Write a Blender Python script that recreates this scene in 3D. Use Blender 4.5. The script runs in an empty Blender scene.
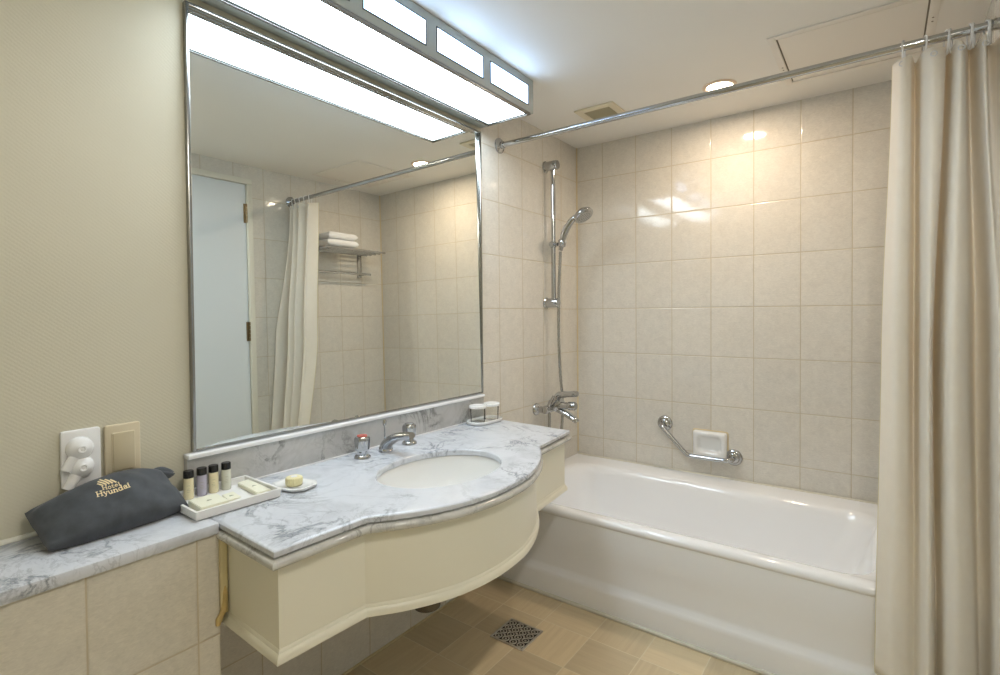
import bpy, bmesh, math, random
from mathutils import Vector, Matrix
from mathutils.bvhtree import BVHTree
from mathutils import noise as mnoise

random.seed(7)
scene = bpy.context.scene
COL = scene.collection
PI = math.pi

# ------------------------------------------------------------------ camera, world, exposure
CEIL = 2.208
cam_data = bpy.data.cameras.new('camera')
cam = bpy.data.objects.new('camera', cam_data)
COL.objects.link(cam)
cam_data.sensor_width = 36.0
cam_data.lens = 521.5 * 36.0 / 1000.0
cam_data.shift_y = -13.8 / 1000.0
cam_data.clip_start = 0.02
yaw, pitch, roll = -0.6331, -0.0184, -0.0079
fwd = Vector((math.sin(yaw) * math.cos(pitch), math.cos(yaw) * math.cos(pitch), math.sin(pitch)))
rgt0 = Vector((math.cos(yaw), -math.sin(yaw), 0))
up0 = rgt0.cross(fwd)
rgt = rgt0 * math.cos(roll) + up0 * math.sin(roll)
up = up0 * math.cos(roll) - rgt0 * math.sin(roll)
mw = Matrix(((rgt.x, up.x, -fwd.x, 1.476), (rgt.y, up.y, -fwd.y, -2.7946), (rgt.z, up.z, -fwd.z, 1.2256), (0, 0, 0, 1)))
cam.matrix_world = mw
scene.camera = cam

world = bpy.data.worlds.new('world')
scene.world = world
world.use_nodes = True
bg = world.node_tree.nodes['Background']
bg.inputs['Color'].default_value = (1.0, 0.93, 0.82, 1)
bg.inputs['Strength'].default_value = 1.0

vs = scene.view_settings
vs.view_transform = 'Standard'
vs.look = 'None'
vs.gamma = 1.0
vs.use_curve_mapping = False
vs.exposure = 0.98

BOX_BOTTOM = 7.8       # emission of the light box's bottom diffuser
BOX_FRONT = 4.0        # emission of its front panes
BOX_COLOUR = (0.77, 0.89, 1.0)
FRONT_COLOUR = (0.44, 0.66, 1.0)
WARM = (1.0, 0.80, 0.61)
NEUTRAL = (1.0, 0.97, 0.92)
SPOT_W = 3.1          # ceiling downlight over the tub
ADDED_FILL_W = 26.0          # downlight added out of view to brighten the near surfaces


# ------------------------------------------------------------------ material helpers
def new_mat(name):
    m = bpy.data.materials.new(name)
    m.use_nodes = True
    nt = m.node_tree
    for n in list(nt.nodes):
        nt.nodes.remove(n)
    out = nt.nodes.new('ShaderNodeOutputMaterial')
    b = nt.nodes.new('ShaderNodeBsdfPrincipled')
    nt.links.new(b.outputs[0], out.inputs[0])
    return m, nt, b


class NT:
    """small helper for writing node graphs"""
    def __init__(self, nt):
        self.nt = nt

    def put(self, sock, v):
        if isinstance(v, bpy.types.NodeSocket):
            self.nt.links.new(v, sock)
        elif v is not None:
            sock.default_value = v

    def math(self, op, a, b=None, c=None, clamp=False):
        n = self.nt.nodes.new('ShaderNodeMath')
        n.operation = op
        n.use_clamp = clamp
        self.put(n.inputs[0], a)
        self.put(n.inputs[1], b)
        self.put(n.inputs[2], c)
        return n.outputs[0]

    def coord(self):
        n = self.nt.nodes.new('ShaderNodeTexCoord')
        return n.outputs['Object']

    def sep(self, v):
        n = self.nt.nodes.new('ShaderNodeSeparateXYZ')
        self.put(n.inputs[0], v)
        return n.outputs

    def comb(self, x=0.0, y=0.0, z=0.0):
        n = self.nt.nodes.new('ShaderNodeCombineXYZ')
        for i, q in enumerate((x, y, z)):
            self.put(n.inputs[i], q)
        return n.outputs[0]

    def mapping(self, v, scale=(1, 1, 1), rot=(0, 0, 0), loc=(0, 0, 0)):
        n = self.nt.nodes.new('ShaderNodeMapping')
        self.put(n.inputs['Vector'], v)
        n.inputs['Scale'].default_value = scale
        n.inputs['Rotation'].default_value = rot
        n.inputs['Location'].default_value = loc
        return n.outputs[0]

    def noise(self, v, scale, detail=4, rough=0.55, dist=0.0):
        n = self.nt.nodes.new('ShaderNodeTexNoise')
        self.put(n.inputs['Vector'], v)
        n.inputs['Scale'].default_value = scale
        n.inputs['Detail'].default_value = detail
        n.inputs['Roughness'].default_value = rough
        n.inputs['Distortion'].default_value = dist
        return n.outputs['Fac']

    def white(self, v):
        n = self.nt.nodes.new('ShaderNodeTexWhiteNoise')
        self.put(n.inputs['Vector'], v)
        return n.outputs['Value']

    def ramp(self, f, stops):
        n = self.nt.nodes.new('ShaderNodeValToRGB')
        self.put(n.inputs[0], f)
        cr = n.color_ramp
        while len(cr.elements) > 1:
            cr.elements.remove(cr.elements[-1])
        cr.elements[0].position = stops[0][0]
        cr.elements[0].color = (*stops[0][1], 1)
        for p_, c_ in stops[1:]:
            e = cr.elements.new(p_)
            e.color = (*c_, 1)
        return n.outputs[0]

    def mix(self, f, a, b):
        n = self.nt.nodes.new('ShaderNodeMix')
        n.data_type = 'RGBA'
        self.put(n.inputs[0], f)
        for s, q in ((n.inputs[6], a), (n.inputs[7], b)):
            if isinstance(q, tuple):
                q = (*q[:3], 1)
            self.put(s, q)
        return n.outputs[2]

    def mult(self, c, f):
        n = self.nt.nodes.new('ShaderNodeVectorMath')
        n.operation = 'SCALE'
        self.put(n.inputs[0], c)
        self.put(n.inputs[3], f)
        return n.outputs[0]

    def bump(self, h, strength, dist=0.01):
        n = self.nt.nodes.new('ShaderNodeBump')
        self.put(n.inputs['Height'], h)
        n.inputs['Strength'].default_value = strength
        n.inputs['Distance'].default_value = dist
        return n.outputs[0]

    def smooth(self, x, lo, hi):
        n = self.nt.nodes.new('ShaderNodeMapRange')
        n.interpolation_type = 'SMOOTHSTEP'
        self.put(n.inputs[0], x)
        n.inputs[1].default_value = lo
        n.inputs[2].default_value = hi
        return n.outputs[0]


def srgb(r, g, b):
    def f(c):
        c /= 255.0
        return c / 12.92 if c <= 0.04045 else ((c + 0.055) / 1.055) ** 2.4
    return (f(r), f(g), f(b))


def plain(name, col, rough=0.45, metal=0.0, var=0.03, scale=18.0, bump=0.0, spec=0.5, coat=0.0):
    """a plain finish with a slight procedural unevenness"""
    m, nt, b = new_mat(name)
    N = NT(nt)
    f = N.noise(N.coord(), scale, 4)
    lo = tuple(c * (1 - var) for c in col)
    hi = tuple(min(1, c * (1 + var)) for c in col)
    nt.links.new(N.mix(f, lo, hi), b.inputs['Base Color'])
    b.inputs['Roughness'].default_value = rough
    b.inputs['Metallic'].default_value = metal
    b.inputs['Specular IOR Level'].default_value = spec
    b.inputs['Coat Weight'].default_value = coat
    b.inputs['Coat Roughness'].default_value = 0.08
    if bump:
        nt.links.new(N.bump(N.noise(N.coord(), scale * 12, 3), bump, 0.002), b.inputs['Normal'])
    return m


def glow(name, col, strength):
    m = bpy.data.materials.new(name)
    m.use_nodes = True
    nt = m.node_tree
    for n in list(nt.nodes):
        nt.nodes.remove(n)
    out = nt.nodes.new('ShaderNodeOutputMaterial')
    e = nt.nodes.new('ShaderNodeEmission')
    e.inputs[0].default_value = (*col, 1)
    e.inputs[1].default_value = strength
    nt.links.new(e.outputs[0], out.inputs[0])
    return m


TILE_H = 0.2518
TILE_Z = 1.0


def wall_tile(name, axis, off, width=0.2, base=(0.70, 0.68, 0.622), grout=(0.60, 0.52, 0.37)):
    m, nt, b = new_mat(name)
    N = NT(nt)
    co = N.coord()
    s = N.sep(co)
    h = s[axis]
    u = N.math('DIVIDE', N.math('SUBTRACT', h, off), width)
    v = N.math('DIVIDE', N.math('SUBTRACT', s[2], TILE_Z), TILE_H)
    fu, fv = N.math('FRACT', u), N.math('FRACT', v)
    du = N.math('MULTIPLY', N.math('MINIMUM', fu, N.math('SUBTRACT', 1.0, fu)), width)
    dv = N.math('MULTIPLY', N.math('MINIMUM', fv, N.math('SUBTRACT', 1.0, fv)), TILE_H)
    d = N.math('MINIMUM', du, dv)
    tile = N.smooth(d, 0.0010, 0.0023)              # 0 in the joint, 1 on the tile
    edge = N.smooth(d, 0.0010, 0.0045)
    rnd = N.white(N.comb(N.math('FLOOR', u), N.math('FLOOR', v), 3.0))
    st = N.noise(N.mapping(co, (1, 1, 1), (0.5, 0.5, 0.0)), 26, 5, 0.6, 0.8)
    fine = N.noise(N.mapping(co, (1, 1, 2.6), (0.9, 0.9, 0.0)), 85, 4, 0.6, 1.0)  # fine light streaks: relief highlights put into the tile colour
    shade = N.math('ADD', N.math('MULTIPLY', rnd, 0.05), N.math('MULTIPLY', st, 0.22))
    shade = N.math('ADD', shade, N.math('MULTIPLY', N.math('SUBTRACT', fine, 0.5), 0.36))
    shade = N.math('ADD', shade, 0.85)
    warm = N.noise(co, 5.0, 3)
    tcol = N.mix(warm, base, (base[0] * 1.03, base[1] * 0.99, base[2] * 0.94))
    tcol = N.mult(tcol, shade)
    gvar = N.noise(co, 9.0, 3)
    gcol = N.mix(gvar, grout, tuple(c * 0.80 for c in grout))
    nt.links.new(N.mix(tile, gcol, tcol), b.inputs['Base Color'])
    nt.links.new(N.math('ADD', N.math('MULTIPLY', tile, -0.68), 0.75), b.inputs['Roughness'])
    b.inputs['Specular IOR Level'].default_value = 0.5
    relief = N.noise(N.mapping(co, (1, 1, 1.3), (0.7, 0.7, 0.0)), 55, 3, 0.5, 0.6)
    wav = N.noise(co, 7, 2)
    hgt = N.math('ADD', N.math('MULTIPLY', edge, 1.0), N.math('MULTIPLY', relief, 0.16))
    hgt = N.math('ADD', hgt, N.math('MULTIPLY', wav, 0.5))
    nt.links.new(N.bump(hgt, 0.55, 0.0016), b.inputs['Normal'])
    return m


def floor_tile():
    m, nt, b = new_mat('floor_tiles')
    N = NT(nt)
    co = N.coord()
    s = N.sep(co)
    u = N.math('DIVIDE', N.math('SUBTRACT', s[0], 0.188), 0.2)
    v = N.math('DIVIDE', N.math('SUBTRACT', s[1], -1.032), 0.2)
    fu, fv = N.math('FRACT', u), N.math('FRACT', v)
    du = N.math('MINIMUM', fu, N.math('SUBTRACT', 1.0, fu))
    dv = N.math('MINIMUM', fv, N.math('SUBTRACT', 1.0, fv))
    d = N.math('MULTIPLY', N.math('MINIMUM', du, dv), 0.2)
    tile = N.smooth(d, 0.0010, 0.0028)
    iu, iv = N.math('FLOOR', u), N.math('FLOOR', v)
    rnd = N.white(N.comb(iu, iv, 1.0))
    par = N.math('PINGPONG', N.math('ADD', iu, iv), 1.0)
    ga = N.noise(N.mapping(co, (3, 60, 3)), 1.0, 5, 0.6, 0.3)
    gb = N.noise(N.mapping(co, (60, 3, 3)), 1.0, 5, 0.6, 0.3)
    grain = N.math('ADD', N.math('MULTIPLY', ga, par), N.math('MULTIPLY', gb, N.math('SUBTRACT', 1.0, par)))
    c = N.ramp(grain, [(0.25, srgb(208, 188, 152)), (0.5, srgb(216, 197, 161)), (0.75, srgb(224, 206, 171))])
    c = N.mult(c, N.math('ADD', N.math('MULTIPLY', rnd, 0.22), 0.86))
    nt.links.new(N.mix(tile, srgb(228, 214, 184), c), b.inputs['Base Color'])
    b.inputs['Roughness'].default_value = 0.42
    hgt = N.math('ADD', tile, N.math('MULTIPLY', grain, 0.35))
    nt.links.new(N.bump(hgt, 0.35, 0.0015), b.inputs['Normal'])
    return m


def marble(name, base=(0.67, 0.695, 0.74), vein=(0.25, 0.27, 0.30), amount=0.80, scale=5.0, rough=0.14):
    m, nt, b = new_mat(name)
    N = NT(nt)
    co = N.coord()
    v = N.mapping(co, (1, 1, 1), (0.3, 0.2, 0.7))
    n1 = N.noise(v, scale, 8, 0.62, 0.9)
    ridge = N.math('ABSOLUTE', N.math('SUBTRACT', n1, 0.5))
    thin = N.math('SUBTRACT', 1.0, N.smooth(ridge, 0.0, 0.035))
    n2 = N.noise(N.mapping(co, (1, 1, 1), (0.1, 0.9, 0.3), (3, 1, 7)), scale * 2.4, 8, 0.65, 1.2)
    ridge2 = N.math('ABSOLUTE', N.math('SUBTRACT', n2, 0.5))
    thin2 = N.math('SUBTRACT', 1.0, N.smooth(ridge2, 0.0, 0.03))
    patch = N.smooth(N.noise(co, scale * 0.9, 3), 0.42, 0.68)
    cloud = N.smooth(N.noise(v, scale * 1.6, 6, 0.6, 0.5), 0.40, 0.80)
    f = N.math('MULTIPLY', thin, N.math('ADD', N.math('MULTIPLY', patch, 0.75), 0.12))
    f = N.math('ADD', f, N.math('MULTIPLY', N.math('MULTIPLY', thin2, patch), 0.45))
    speck = N.smooth(N.noise(N.mapping(co, (1, 2.2, 1), (0, 0, 0.6)), scale * 9, 6, 0.7, 1.0), 0.5, 0.75)
    f = N.math('ADD', f, N.math('MULTIPLY', cloud, 0.40))
    f = N.math('ADD', f, N.math('MULTIPLY', N.math('MULTIPLY', speck, N.math('ADD', patch, 0.35)), 0.30))
    f = N.math('MULTIPLY', f, amount, clamp=True)
    nt.links.new(N.mix(f, base, vein), b.inputs['Base Color'])
    b.inputs['Roughness'].default_value = rough
    return m


def fabric(name, col, trans=0.25, scale=900.0, rough=0.85, var=0.05, tint=(1, 1, 1)):
    m, nt, b = new_mat(name)
    N = NT(nt)
    co = N.coord()
    f = N.noise(co, 30, 3)
    c = N.mix(f, tuple(q * (1 - var) for q in col), tuple(min(1, q * (1 + var)) for q in col))
    nt.links.new(c, b.inputs['Base Color'])
    b.inputs['Roughness'].default_value = rough
    b.inputs['Sheen Weight'].default_value = 0.15
    weave = N.noise(co, scale, 2)
    nt.links.new(N.bump(weave, 0.12, 0.001), b.inputs['Normal'])
    if trans > 0:
        tr = nt.nodes.new('ShaderNodeBsdfTranslucent')
        nt.links.new(N.mix(1.0, c, tuple(q * t for q, t in zip(col, tint))), tr.inputs[0])
        mx = nt.nodes.new('ShaderNodeMixShader')
        mx.inputs[0].default_value = trans
        nt.links.new(b.outputs[0], mx.inputs[1])
        nt.links.new(tr.outputs[0], mx.inputs[2])
        out = [n for n in nt.nodes if n.type == 'OUTPUT_MATERIAL'][0]
        nt.links.new(mx.outputs[0], out.inputs[0])
    return m


def wallpaper_mat():
    m, nt, b = new_mat('cream_wallpaper')
    N = NT(nt)
    co = N.coord()
    f = N.noise(co, 3, 3)
    c1 = N.mix(f, srgb(200, 195, 174), srgb(206, 201, 181))
    nt.links.new(c1, b.inputs['Base Color'])
    b.inputs['Roughness'].default_value = 0.7
    s = N.sep(co)
    k = 2 * PI / 0.0115
    a1 = N.math('SINE', N.math('MULTIPLY', s[1], k))
    a2 = N.math('SINE', N.math('MULTIPLY', s[2], k * 1.25))
    rib = N.math('ADD', N.math('MULTIPLY', N.math('MULTIPLY', a1, a2), 0.35), N.noise(co, 240, 2))
    nt.links.new(N.bump(rib, 0.30, 0.0012), b.inputs['Normal'])
    return m


def glass_mat(name, col=(1, 1, 1), rough=0.0):
    m, nt, b = new_mat(name)
    b.inputs['Base Color'].default_value = (*col, 1)
    b.inputs['Roughness'].default_value = rough
    b.inputs['Transmission Weight'].default_value = 1.0
    b.inputs['IOR'].default_value = 1.45
    return m


def thin_glass(name):
    m = bpy.data.materials.new(name)
    m.use_nodes = True
    nt = m.node_tree
    for n in list(nt.nodes):
        nt.nodes.remove(n)
    out = nt.nodes.new('ShaderNodeOutputMaterial')
    tr = nt.nodes.new('ShaderNodeBsdfTransparent')
    tr.inputs[0].default_value = (0.985, 0.99, 0.985, 1)
    gl = nt.nodes.new('ShaderNodeBsdfGlossy')
    gl.inputs['Roughness'].default_value = 0.02
    lw = nt.nodes.new('ShaderNodeLayerWeight')
    lw.inputs[0].default_value = 0.10
    mx_ = nt.nodes.new('ShaderNodeMixShader')
    nt.links.new(lw.outputs['Fresnel'], mx_.inputs[0])
    nt.links.new(tr.outputs[0], mx_.inputs[1])
    nt.links.new(gl.outputs[0], mx_.inputs[2])
    nt.links.new(mx_.outputs[0], out.inputs[0])
    return m


def mirror_mat():
    m, nt, b = new_mat('silvered_glass')
    b.inputs['Base Color'].default_value = (0.86, 0.89, 0.86, 1)
    b.inputs['Metallic'].default_value = 1.0
    b.inputs['Roughness'].default_value = 0.004
    return m


M = {}
M['tile_back'] = wall_tile('beige_wall_tile_back', 0, 0.1663)
M['tile_side'] = wall_tile('beige_wall_tile_side', 1, -0.7855)
M['tile_right'] = wall_tile('beige_wall_tile_opposite', 1, -0.777, 0.193)
M['tile_half'] = wall_tile('shaded_beige_half_wall_tile', 1, -2.269, 0.2, (0.67, 0.645, 0.565))  # darker, yellower base: a shadow tone put into the tile colour
M['floor'] = floor_tile()
M['paper'] = wallpaper_mat()
M['ceiling'] = plain('ceiling_paint', srgb(242, 239, 232), 0.6, var=0.02, scale=3)
M['marble'] = marble('white_veined_marble')
M['marble_dark'] = marble('grey_veined_marble', (0.56, 0.56, 0.55), (0.25, 0.25, 0.24), 0.9, 5.5, 0.16)
M['marble_edge'] = marble('marble_bullnose', (0.66, 0.66, 0.63), (0.34, 0.34, 0.32), 0.85, 9.0, 0.14)
M['white_cap'] = plain('polished_white_marble', (0.86, 0.87, 0.88), 0.15, var=0.02, scale=8)
M['cream'] = plain('cream_lacquer', srgb(237, 233, 214), 0.34, var=0.02, scale=4)
M['china'] = plain('white_china', (0.84, 0.84, 0.82), 0.07, var=0.01, scale=3, coat=0.3)
M['enamel'] = plain('white_tub_enamel', (0.91, 0.915, 0.92), 0.10, var=0.012, scale=3, coat=0.3)
M['chrome'] = plain('chrome', (0.50, 0.51, 0.52), 0.06, 1.0, var=0.02)
M['brushed'] = plain('brushed_steel', (0.46, 0.46, 0.45), 0.24, 1.0, var=0.05, scale=60)
M['mirror'] = mirror_mat()
M['alu'] = plain('mirror_frame_metal', (0.33, 0.33, 0.32), 0.22, 1.0, var=0.03)
M['housing'] = plain('sage_grey_paint', srgb(178, 185, 182), 0.42, var=0.03, scale=5)
M['pane_edge'] = plain('dark_grey_gasket', srgb(92, 98, 96), 0.5)
M['glow_bottom'] = glow('lit_bottom_diffuser', BOX_COLOUR, BOX_BOTTOM)
M['glow_front'] = glow('lit_front_pane', FRONT_COLOUR, BOX_FRONT)
M['glow_bulb'] = glow('lit_bulb', (1.0, 0.84, 0.62), 9.0)
M['brass_ring'] = plain('warm_ring_enamel', srgb(240, 216, 192), 0.35, 0.0, var=0.02)
M['curtain'] = fabric('cream_curtain_cloth', srgb(252, 250, 244), 0.34, tint=(1.0, 0.88, 0.65))
M['hem'] = fabric('pale_hem_stitching', srgb(232, 222, 184), 0.2)
M['white_plastic'] = plain('white_plastic', (0.82, 0.82, 0.81), 0.25, var=0.02)
M['beige_plastic'] = plain('beige_metal_plate', srgb(212, 200, 172), 0.34, 0.1, var=0.02)
M['rocker_edge'] = plain('pale_rocker_edge', srgb(222, 212, 184), 0.38)
M['beige_rocker'] = plain('beige_rocker', srgb(198, 186, 156), 0.38, 0.1, var=0.02)
M['pouch'] = fabric('charcoal_microfibre', srgb(66, 70, 75), 0.0, 500, 0.75, 0.55)
M['gold'] = plain('pale_gold_print', srgb(242, 222, 176), 0.5, 0.0, var=0.03)
M['paper_white'] = plain('white_card', (0.82, 0.81, 0.78), 0.6, var=0.02)
M['carton'] = plain('pale_yellow_carton', srgb(238, 236, 214), 0.55, var=0.02)
M['ink'] = plain('grey_green_print', srgb(150, 150, 120), 0.6)
M['black_cap'] = plain('black_plastic_cap', (0.012, 0.012, 0.013), 0.25, var=0.05)
M['lotion_cream'] = plain('cream_lotion', srgb(226, 216, 178), 0.22)
M['lotion_lavender'] = plain('lavender_gel', srgb(172, 168, 184), 0.22)
M['lotion_pale'] = plain('pale_grey_lotion', srgb(205, 206, 192), 0.22)
M['soap'] = plain('pale_yellow_soap', srgb(228, 220, 172), 0.4)
M['glass'] = thin_glass('clear_glass')
M['door'] = plain('white_door_paint', srgb(222, 229, 233), 0.38, var=0.01, scale=3)
M['frame_paint'] = plain('cream_frame_paint', srgb(222, 220, 206), 0.4, var=0.01)
M['brass'] = plain('dull_brass', srgb(140, 124, 96), 0.3, 0.9, var=0.1)
M['towel'] = fabric('white_terry', (0.80, 0.80, 0.80), 0.0, 300, 0.95, 0.04)
M['caulk'] = plain('yellowed_caulk', srgb(216, 190, 128), 0.6, var=0.35, scale=40)
M['filler'] = plain('cream_filler', srgb(236, 222, 176), 0.55, var=0.08, scale=30)
M['white_caulk'] = plain('white_caulk', srgb(216, 212, 196), 0.5, var=0.08, scale=30)
M['cream_caulk'] = plain('cream_caulk', srgb(216, 200, 160), 0.55, var=0.06, scale=30)
M['drain_dark'] = plain('dark_drain_metal', (0.035, 0.032, 0.03), 0.4, 0.7)
M['drain_metal'] = plain('worn_bronze_steel', (0.62, 0.58, 0.52), 0.28, 0.9, var=0.2, scale=90)
M['vent'] = plain('grey_vent_plastic', srgb(168, 160, 132), 0.5)
M['vent_frame'] = plain('cream_vent_frame', srgb(226, 216, 190), 0.45)
M['vent_dark'] = plain('vent_inside', srgb(58, 54, 42), 0.7)
M['hatch'] = plain('hatch_paint', srgb(240, 235, 226), 0.55, var=0.015, scale=3)
M['hatch_seam'] = plain('hatch_seam', srgb(128, 120, 104), 0.7)
M['red'] = plain('red_cap_plastic', srgb(196, 96, 84), 0.25)
M['blue'] = plain('blue_cap_plastic', srgb(120, 140, 170), 0.25)
M['rubber'] = plain('black_rubber', (0.02, 0.02, 0.02), 0.5)
M['water_stain'] = plain('dull_trap_metal', (0.16, 0.155, 0.14), 0.25, 0.9, var=0.1)


# ------------------------------------------------------------------ mesh helpers
def obj(name, bm, mat=None, parent=None, smooth=None, mats=None):
    """link a bmesh as one mesh object; smooth = auto-smooth angle in degrees"""
    bmesh.ops.recalc_face_normals(bm, faces=bm.faces[:])
    me = bpy.data.meshes.new(name)
    if smooth is not None:
        a = math.radians(smooth)
        for f in bm.faces:
            f.smooth = True
        for e in bm.edges:
            if len(e.link_faces) == 2:
                e.smooth = e.calc_face_angle(0) < a
    bm.to_mesh(me)
    bm.free()
    o = bpy.data.objects.new(name, me)
    for q in (mats or [mat]):
        if q:
            me.materials.append(q)
    COL.objects.link(o)
    if parent is not None:
        o.parent = parent
        o.matrix_parent_inverse = Matrix.Translation(-Vector(parent.location))
    return o


def thing(name, label, cat, loc=(0, 0, 0), group=None):
    o = bpy.data.objects.new(name, None)
    COL.objects.link(o)
    o.location = loc
    o.empty_display_size = 0.05
    o['label'] = label
    o['category'] = cat
    if group:
        o['group'] = group
    return o


def tag(o, label, cat, group=None):
    o['label'] = label
    o['category'] = cat
    if group:
        o['group'] = group
    return o


def struct(name, bm, mat=None, smooth=None, mats=None):
    o = obj(name, bm, mat, None, smooth, mats)
    o['kind'] = 'structure'
    return o


def add_box(bm, a, b, bev=0.0, seg=2, mtx=None, mi=0):
    n0 = len(bm.verts)
    x0, y0, z0 = a
    x1, y1, z1 = b
    vs_ = [bm.verts.new(p) for p in ((x0, y0, z0), (x1, y0, z0), (x1, y1, z0), (x0, y1, z0), (x0, y0, z1), (x1, y0, z1), (x1, y1, z1), (x0, y1, z1))]
    fs = [bm.faces.new([vs_[i] for i in q]) for q in ((3, 2, 1, 0), (4, 5, 6, 7), (0, 1, 5, 4), (1, 2, 6, 5), (2, 3, 7, 6), (3, 0, 4, 7))]
    for f in fs:
        f.material_index = mi
    geo = vs_
    if bev > 0:
        es = list({e for f in fs for e in f.edges})
        r = bmesh.ops.bevel(bm, geom=es, offset=bev, segments=seg, affect='EDGES', profile=0.5)
        geo = list({v for f in r['faces'] for v in f.verts} | {v for v in vs_ if v.is_valid})
    if mtx is not None:
        bmesh.ops.transform(bm, matrix=mtx, verts=[v for v in geo if v.is_valid])
    return geo


def bx(a, b, bev=0.0, seg=2, mtx=None):
    bm = bmesh.new()
    add_box(bm, a, b, bev, seg, mtx)
    return bm


def frame_of(d):
    d = d.normalized()
    ref = Vector((0, 0, 1)) if abs(d.z) < 0.9 else Vector((1, 0, 0))
    u = ref.cross(d).normalized()
    return u, d.cross(u).normalized()


def add_tube(bm, pts, rad, seg=16, closed=False, caps=True, flat=None):
    """sweep a circle along pts (parallel transport); rad number or list; flat=(a,b) squashes the section"""
    pts = [Vector(p) for p in pts]
    n = len(pts)
    rads = rad if isinstance(rad, (list, tuple)) else [rad] * n
    tan = []
    for i in range(n):
        if closed:
            t = pts[(i + 1) % n] - pts[i - 1]
        elif i == 0:
            t = pts[1] - pts[0]
        elif i == n - 1:
            t = pts[-1] - pts[-2]
        else:
            t = (pts[i + 1] - pts[i]).normalized() + (pts[i] - pts[i - 1]).normalized()
        tan.append(t.normalized())
    u, v = frame_of(tan[0])
    rings = []
    for i in range(n):
        if i:
            q = tan[i - 1].rotation_difference(tan[i])
            u = q @ u
            v = tan[i].cross(u).normalized()
            u = v.cross(tan[i]).normalized()
        r = rads[i]
        ru, rv = (r, r) if flat is None else (r * flat[0], r * flat[1])
        rings.append([bm.verts.new(pts[i] + u * (math.cos(2 * PI * k / seg) * ru) + v * (math.sin(2 * PI * k / seg) * rv)) for k in range(seg)])
    m = n if closed else n - 1
    for i in range(m):
        a, b = rings[i], rings[(i + 1) % n]
        for k in range(seg):
            bm.faces.new((a[k], a[(k + 1) % seg], b[(k + 1) % seg], b[k]))
    if caps and not closed:
        bm.faces.new(rings[0][::-1])
        bm.faces.new(rings[-1])
    return rings


def tube(pts, rad, seg=16, **k):
    bm = bmesh.new()
    add_tube(bm, pts, rad, seg, **k)
    return bm


def add_lathe(bm, prof, seg=32, mtx=None, sx=1.0, sy=1.0):
    """revolve [(r, z), ...] about z, then transform"""
    rings = []
    for r, z in prof:
        if r < 1e-6:
            rings.append([bm.verts.new((0, 0, z))])
        else:
            rings.append([bm.verts.new((r * sx * math.cos(2 * PI * k / seg), r * sy * math.sin(2 * PI * k / seg), z)) for k in range(seg)])
    for a, b in zip(rings, rings[1:]):
        for k in range(seg):
            k2 = (k + 1) % seg
            if len(a) == 1 and len(b) == 1:
                continue
            if len(a) == 1:
                bm.faces.new((a[0], b[k2], b[k]))
            elif len(b) == 1:
                bm.faces.new((a[k], a[k2], b[0]))
            else:
                bm.faces.new((a[k], a[k2], b[k2], b[k]))
    if mtx is not None:
        bmesh.ops.transform(bm, matrix=mtx, verts=[v for r in rings for v in r])
    return rings


def lathe(prof, seg=32, mtx=None, **k):
    bm = bmesh.new()
    add_lathe(bm, prof, seg, mtx, **k)
    return bm


def along(origin, direction):
    """matrix taking +z to direction, placed at origin"""
    d = Vector(direction).normalized()
    return Matrix.Translation(Vector(origin)) @ Vector((0, 0, 1)).rotation_difference(d).to_matrix().to_4x4()


def rrect(x0, x1, y0, y1, r, n=8):
    """rounded rectangle, counter-clockwise"""
    pts = []
    for cx_, cy_, a0 in ((x1 - r, y0 + r, -PI / 2), (x1 - r, y1 - r, 0), (x0 + r, y1 - r, PI / 2), (x0 + r, y0 + r, PI)):
        for k in range(n + 1):
            a = a0 + PI / 2 * k / n
            pts.append((cx_ + r * math.cos(a), cy_ + r * math.sin(a)))
    return pts


def add_loft(bm, loops, cap0=True, cap1=True):
    """loft closed loops of 3-D points with equal counts"""
    rings = [[bm.verts.new(p) for p in lp] for lp in loops]
    n = len(rings[0])
    for a, b in zip(rings, rings[1:]):
        for k in range(n):
            bm.faces.new((a[k], a[(k + 1) % n], b[(k + 1) % n], b[k]))
    if cap0:
        bm.faces.new(rings[0][::-1])
    if cap1:
        bm.faces.new(rings[-1])
    return rings


def prism(outline, z0, z1, bev=0.0, mtx=None):
    """extrude a 2-D outline with softly rounded top and bottom edges"""
    bm = bmesh.new()
    n = len(outline)
    if bev:
        c = Vector((sum(p[0] for p in outline) / n, sum(p[1] for p in outline) / n))
        def ins(d):
            res = []
            for i in range(n):
                p = Vector(outline[i])
                a = (p - Vector(outline[i - 1]))
                b = (Vector(outline[(i + 1) % n]) - p)
                t = (a.normalized() + b.normalized()).normalized() if a.length > 1e-9 and b.length > 1e-9 else (a + b).normalized()
                nn = Vector((-t.y, t.x))
                res.append(p + nn * d)
            return res
        lv = [(ins(bev), z0), (ins(bev * 0.3), z0 + bev * 0.3), (ins(0), z0 + bev), (ins(0), z1 - bev), (ins(bev * 0.3), z1 - bev * 0.3), (ins(bev), z1)]
    else:
        lv = [(outline, z0), (outline, z1)]
    add_loft(bm, [[(p[0], p[1], z) for p in o] for o, z in lv])
    if mtx is not None:
        bmesh.ops.transform(bm, matrix=mtx, verts=bm.verts[:])
    return bm


def offset_path(path, d):
    """offset an open 2-D path to its right by d with mitres"""
    res = []
    n = len(path)
    for i in range(n):
        p = Vector(path[i])
        if i == 0:
            t = (Vector(path[1]) - p).normalized()
            res.append(p + Vector((t.y, -t.x)) * d)
            continue
        if i == n - 1:
            t = (p - Vector(path[-2])).normalized()
            res.append(p + Vector((t.y, -t.x)) * d)
            continue
        t0 = (p - Vector(path[i - 1])).normalized()
        t1 = (Vector(path[i + 1]) - p).normalized()
        n0, n1 = Vector((t0.y, -t0.x)), Vector((t1.y, -t1.x))
        b = (n0 + n1).normalized()
        res.append(p + b * (d / max(0.35, b.dot(n0))))
    return res


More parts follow.
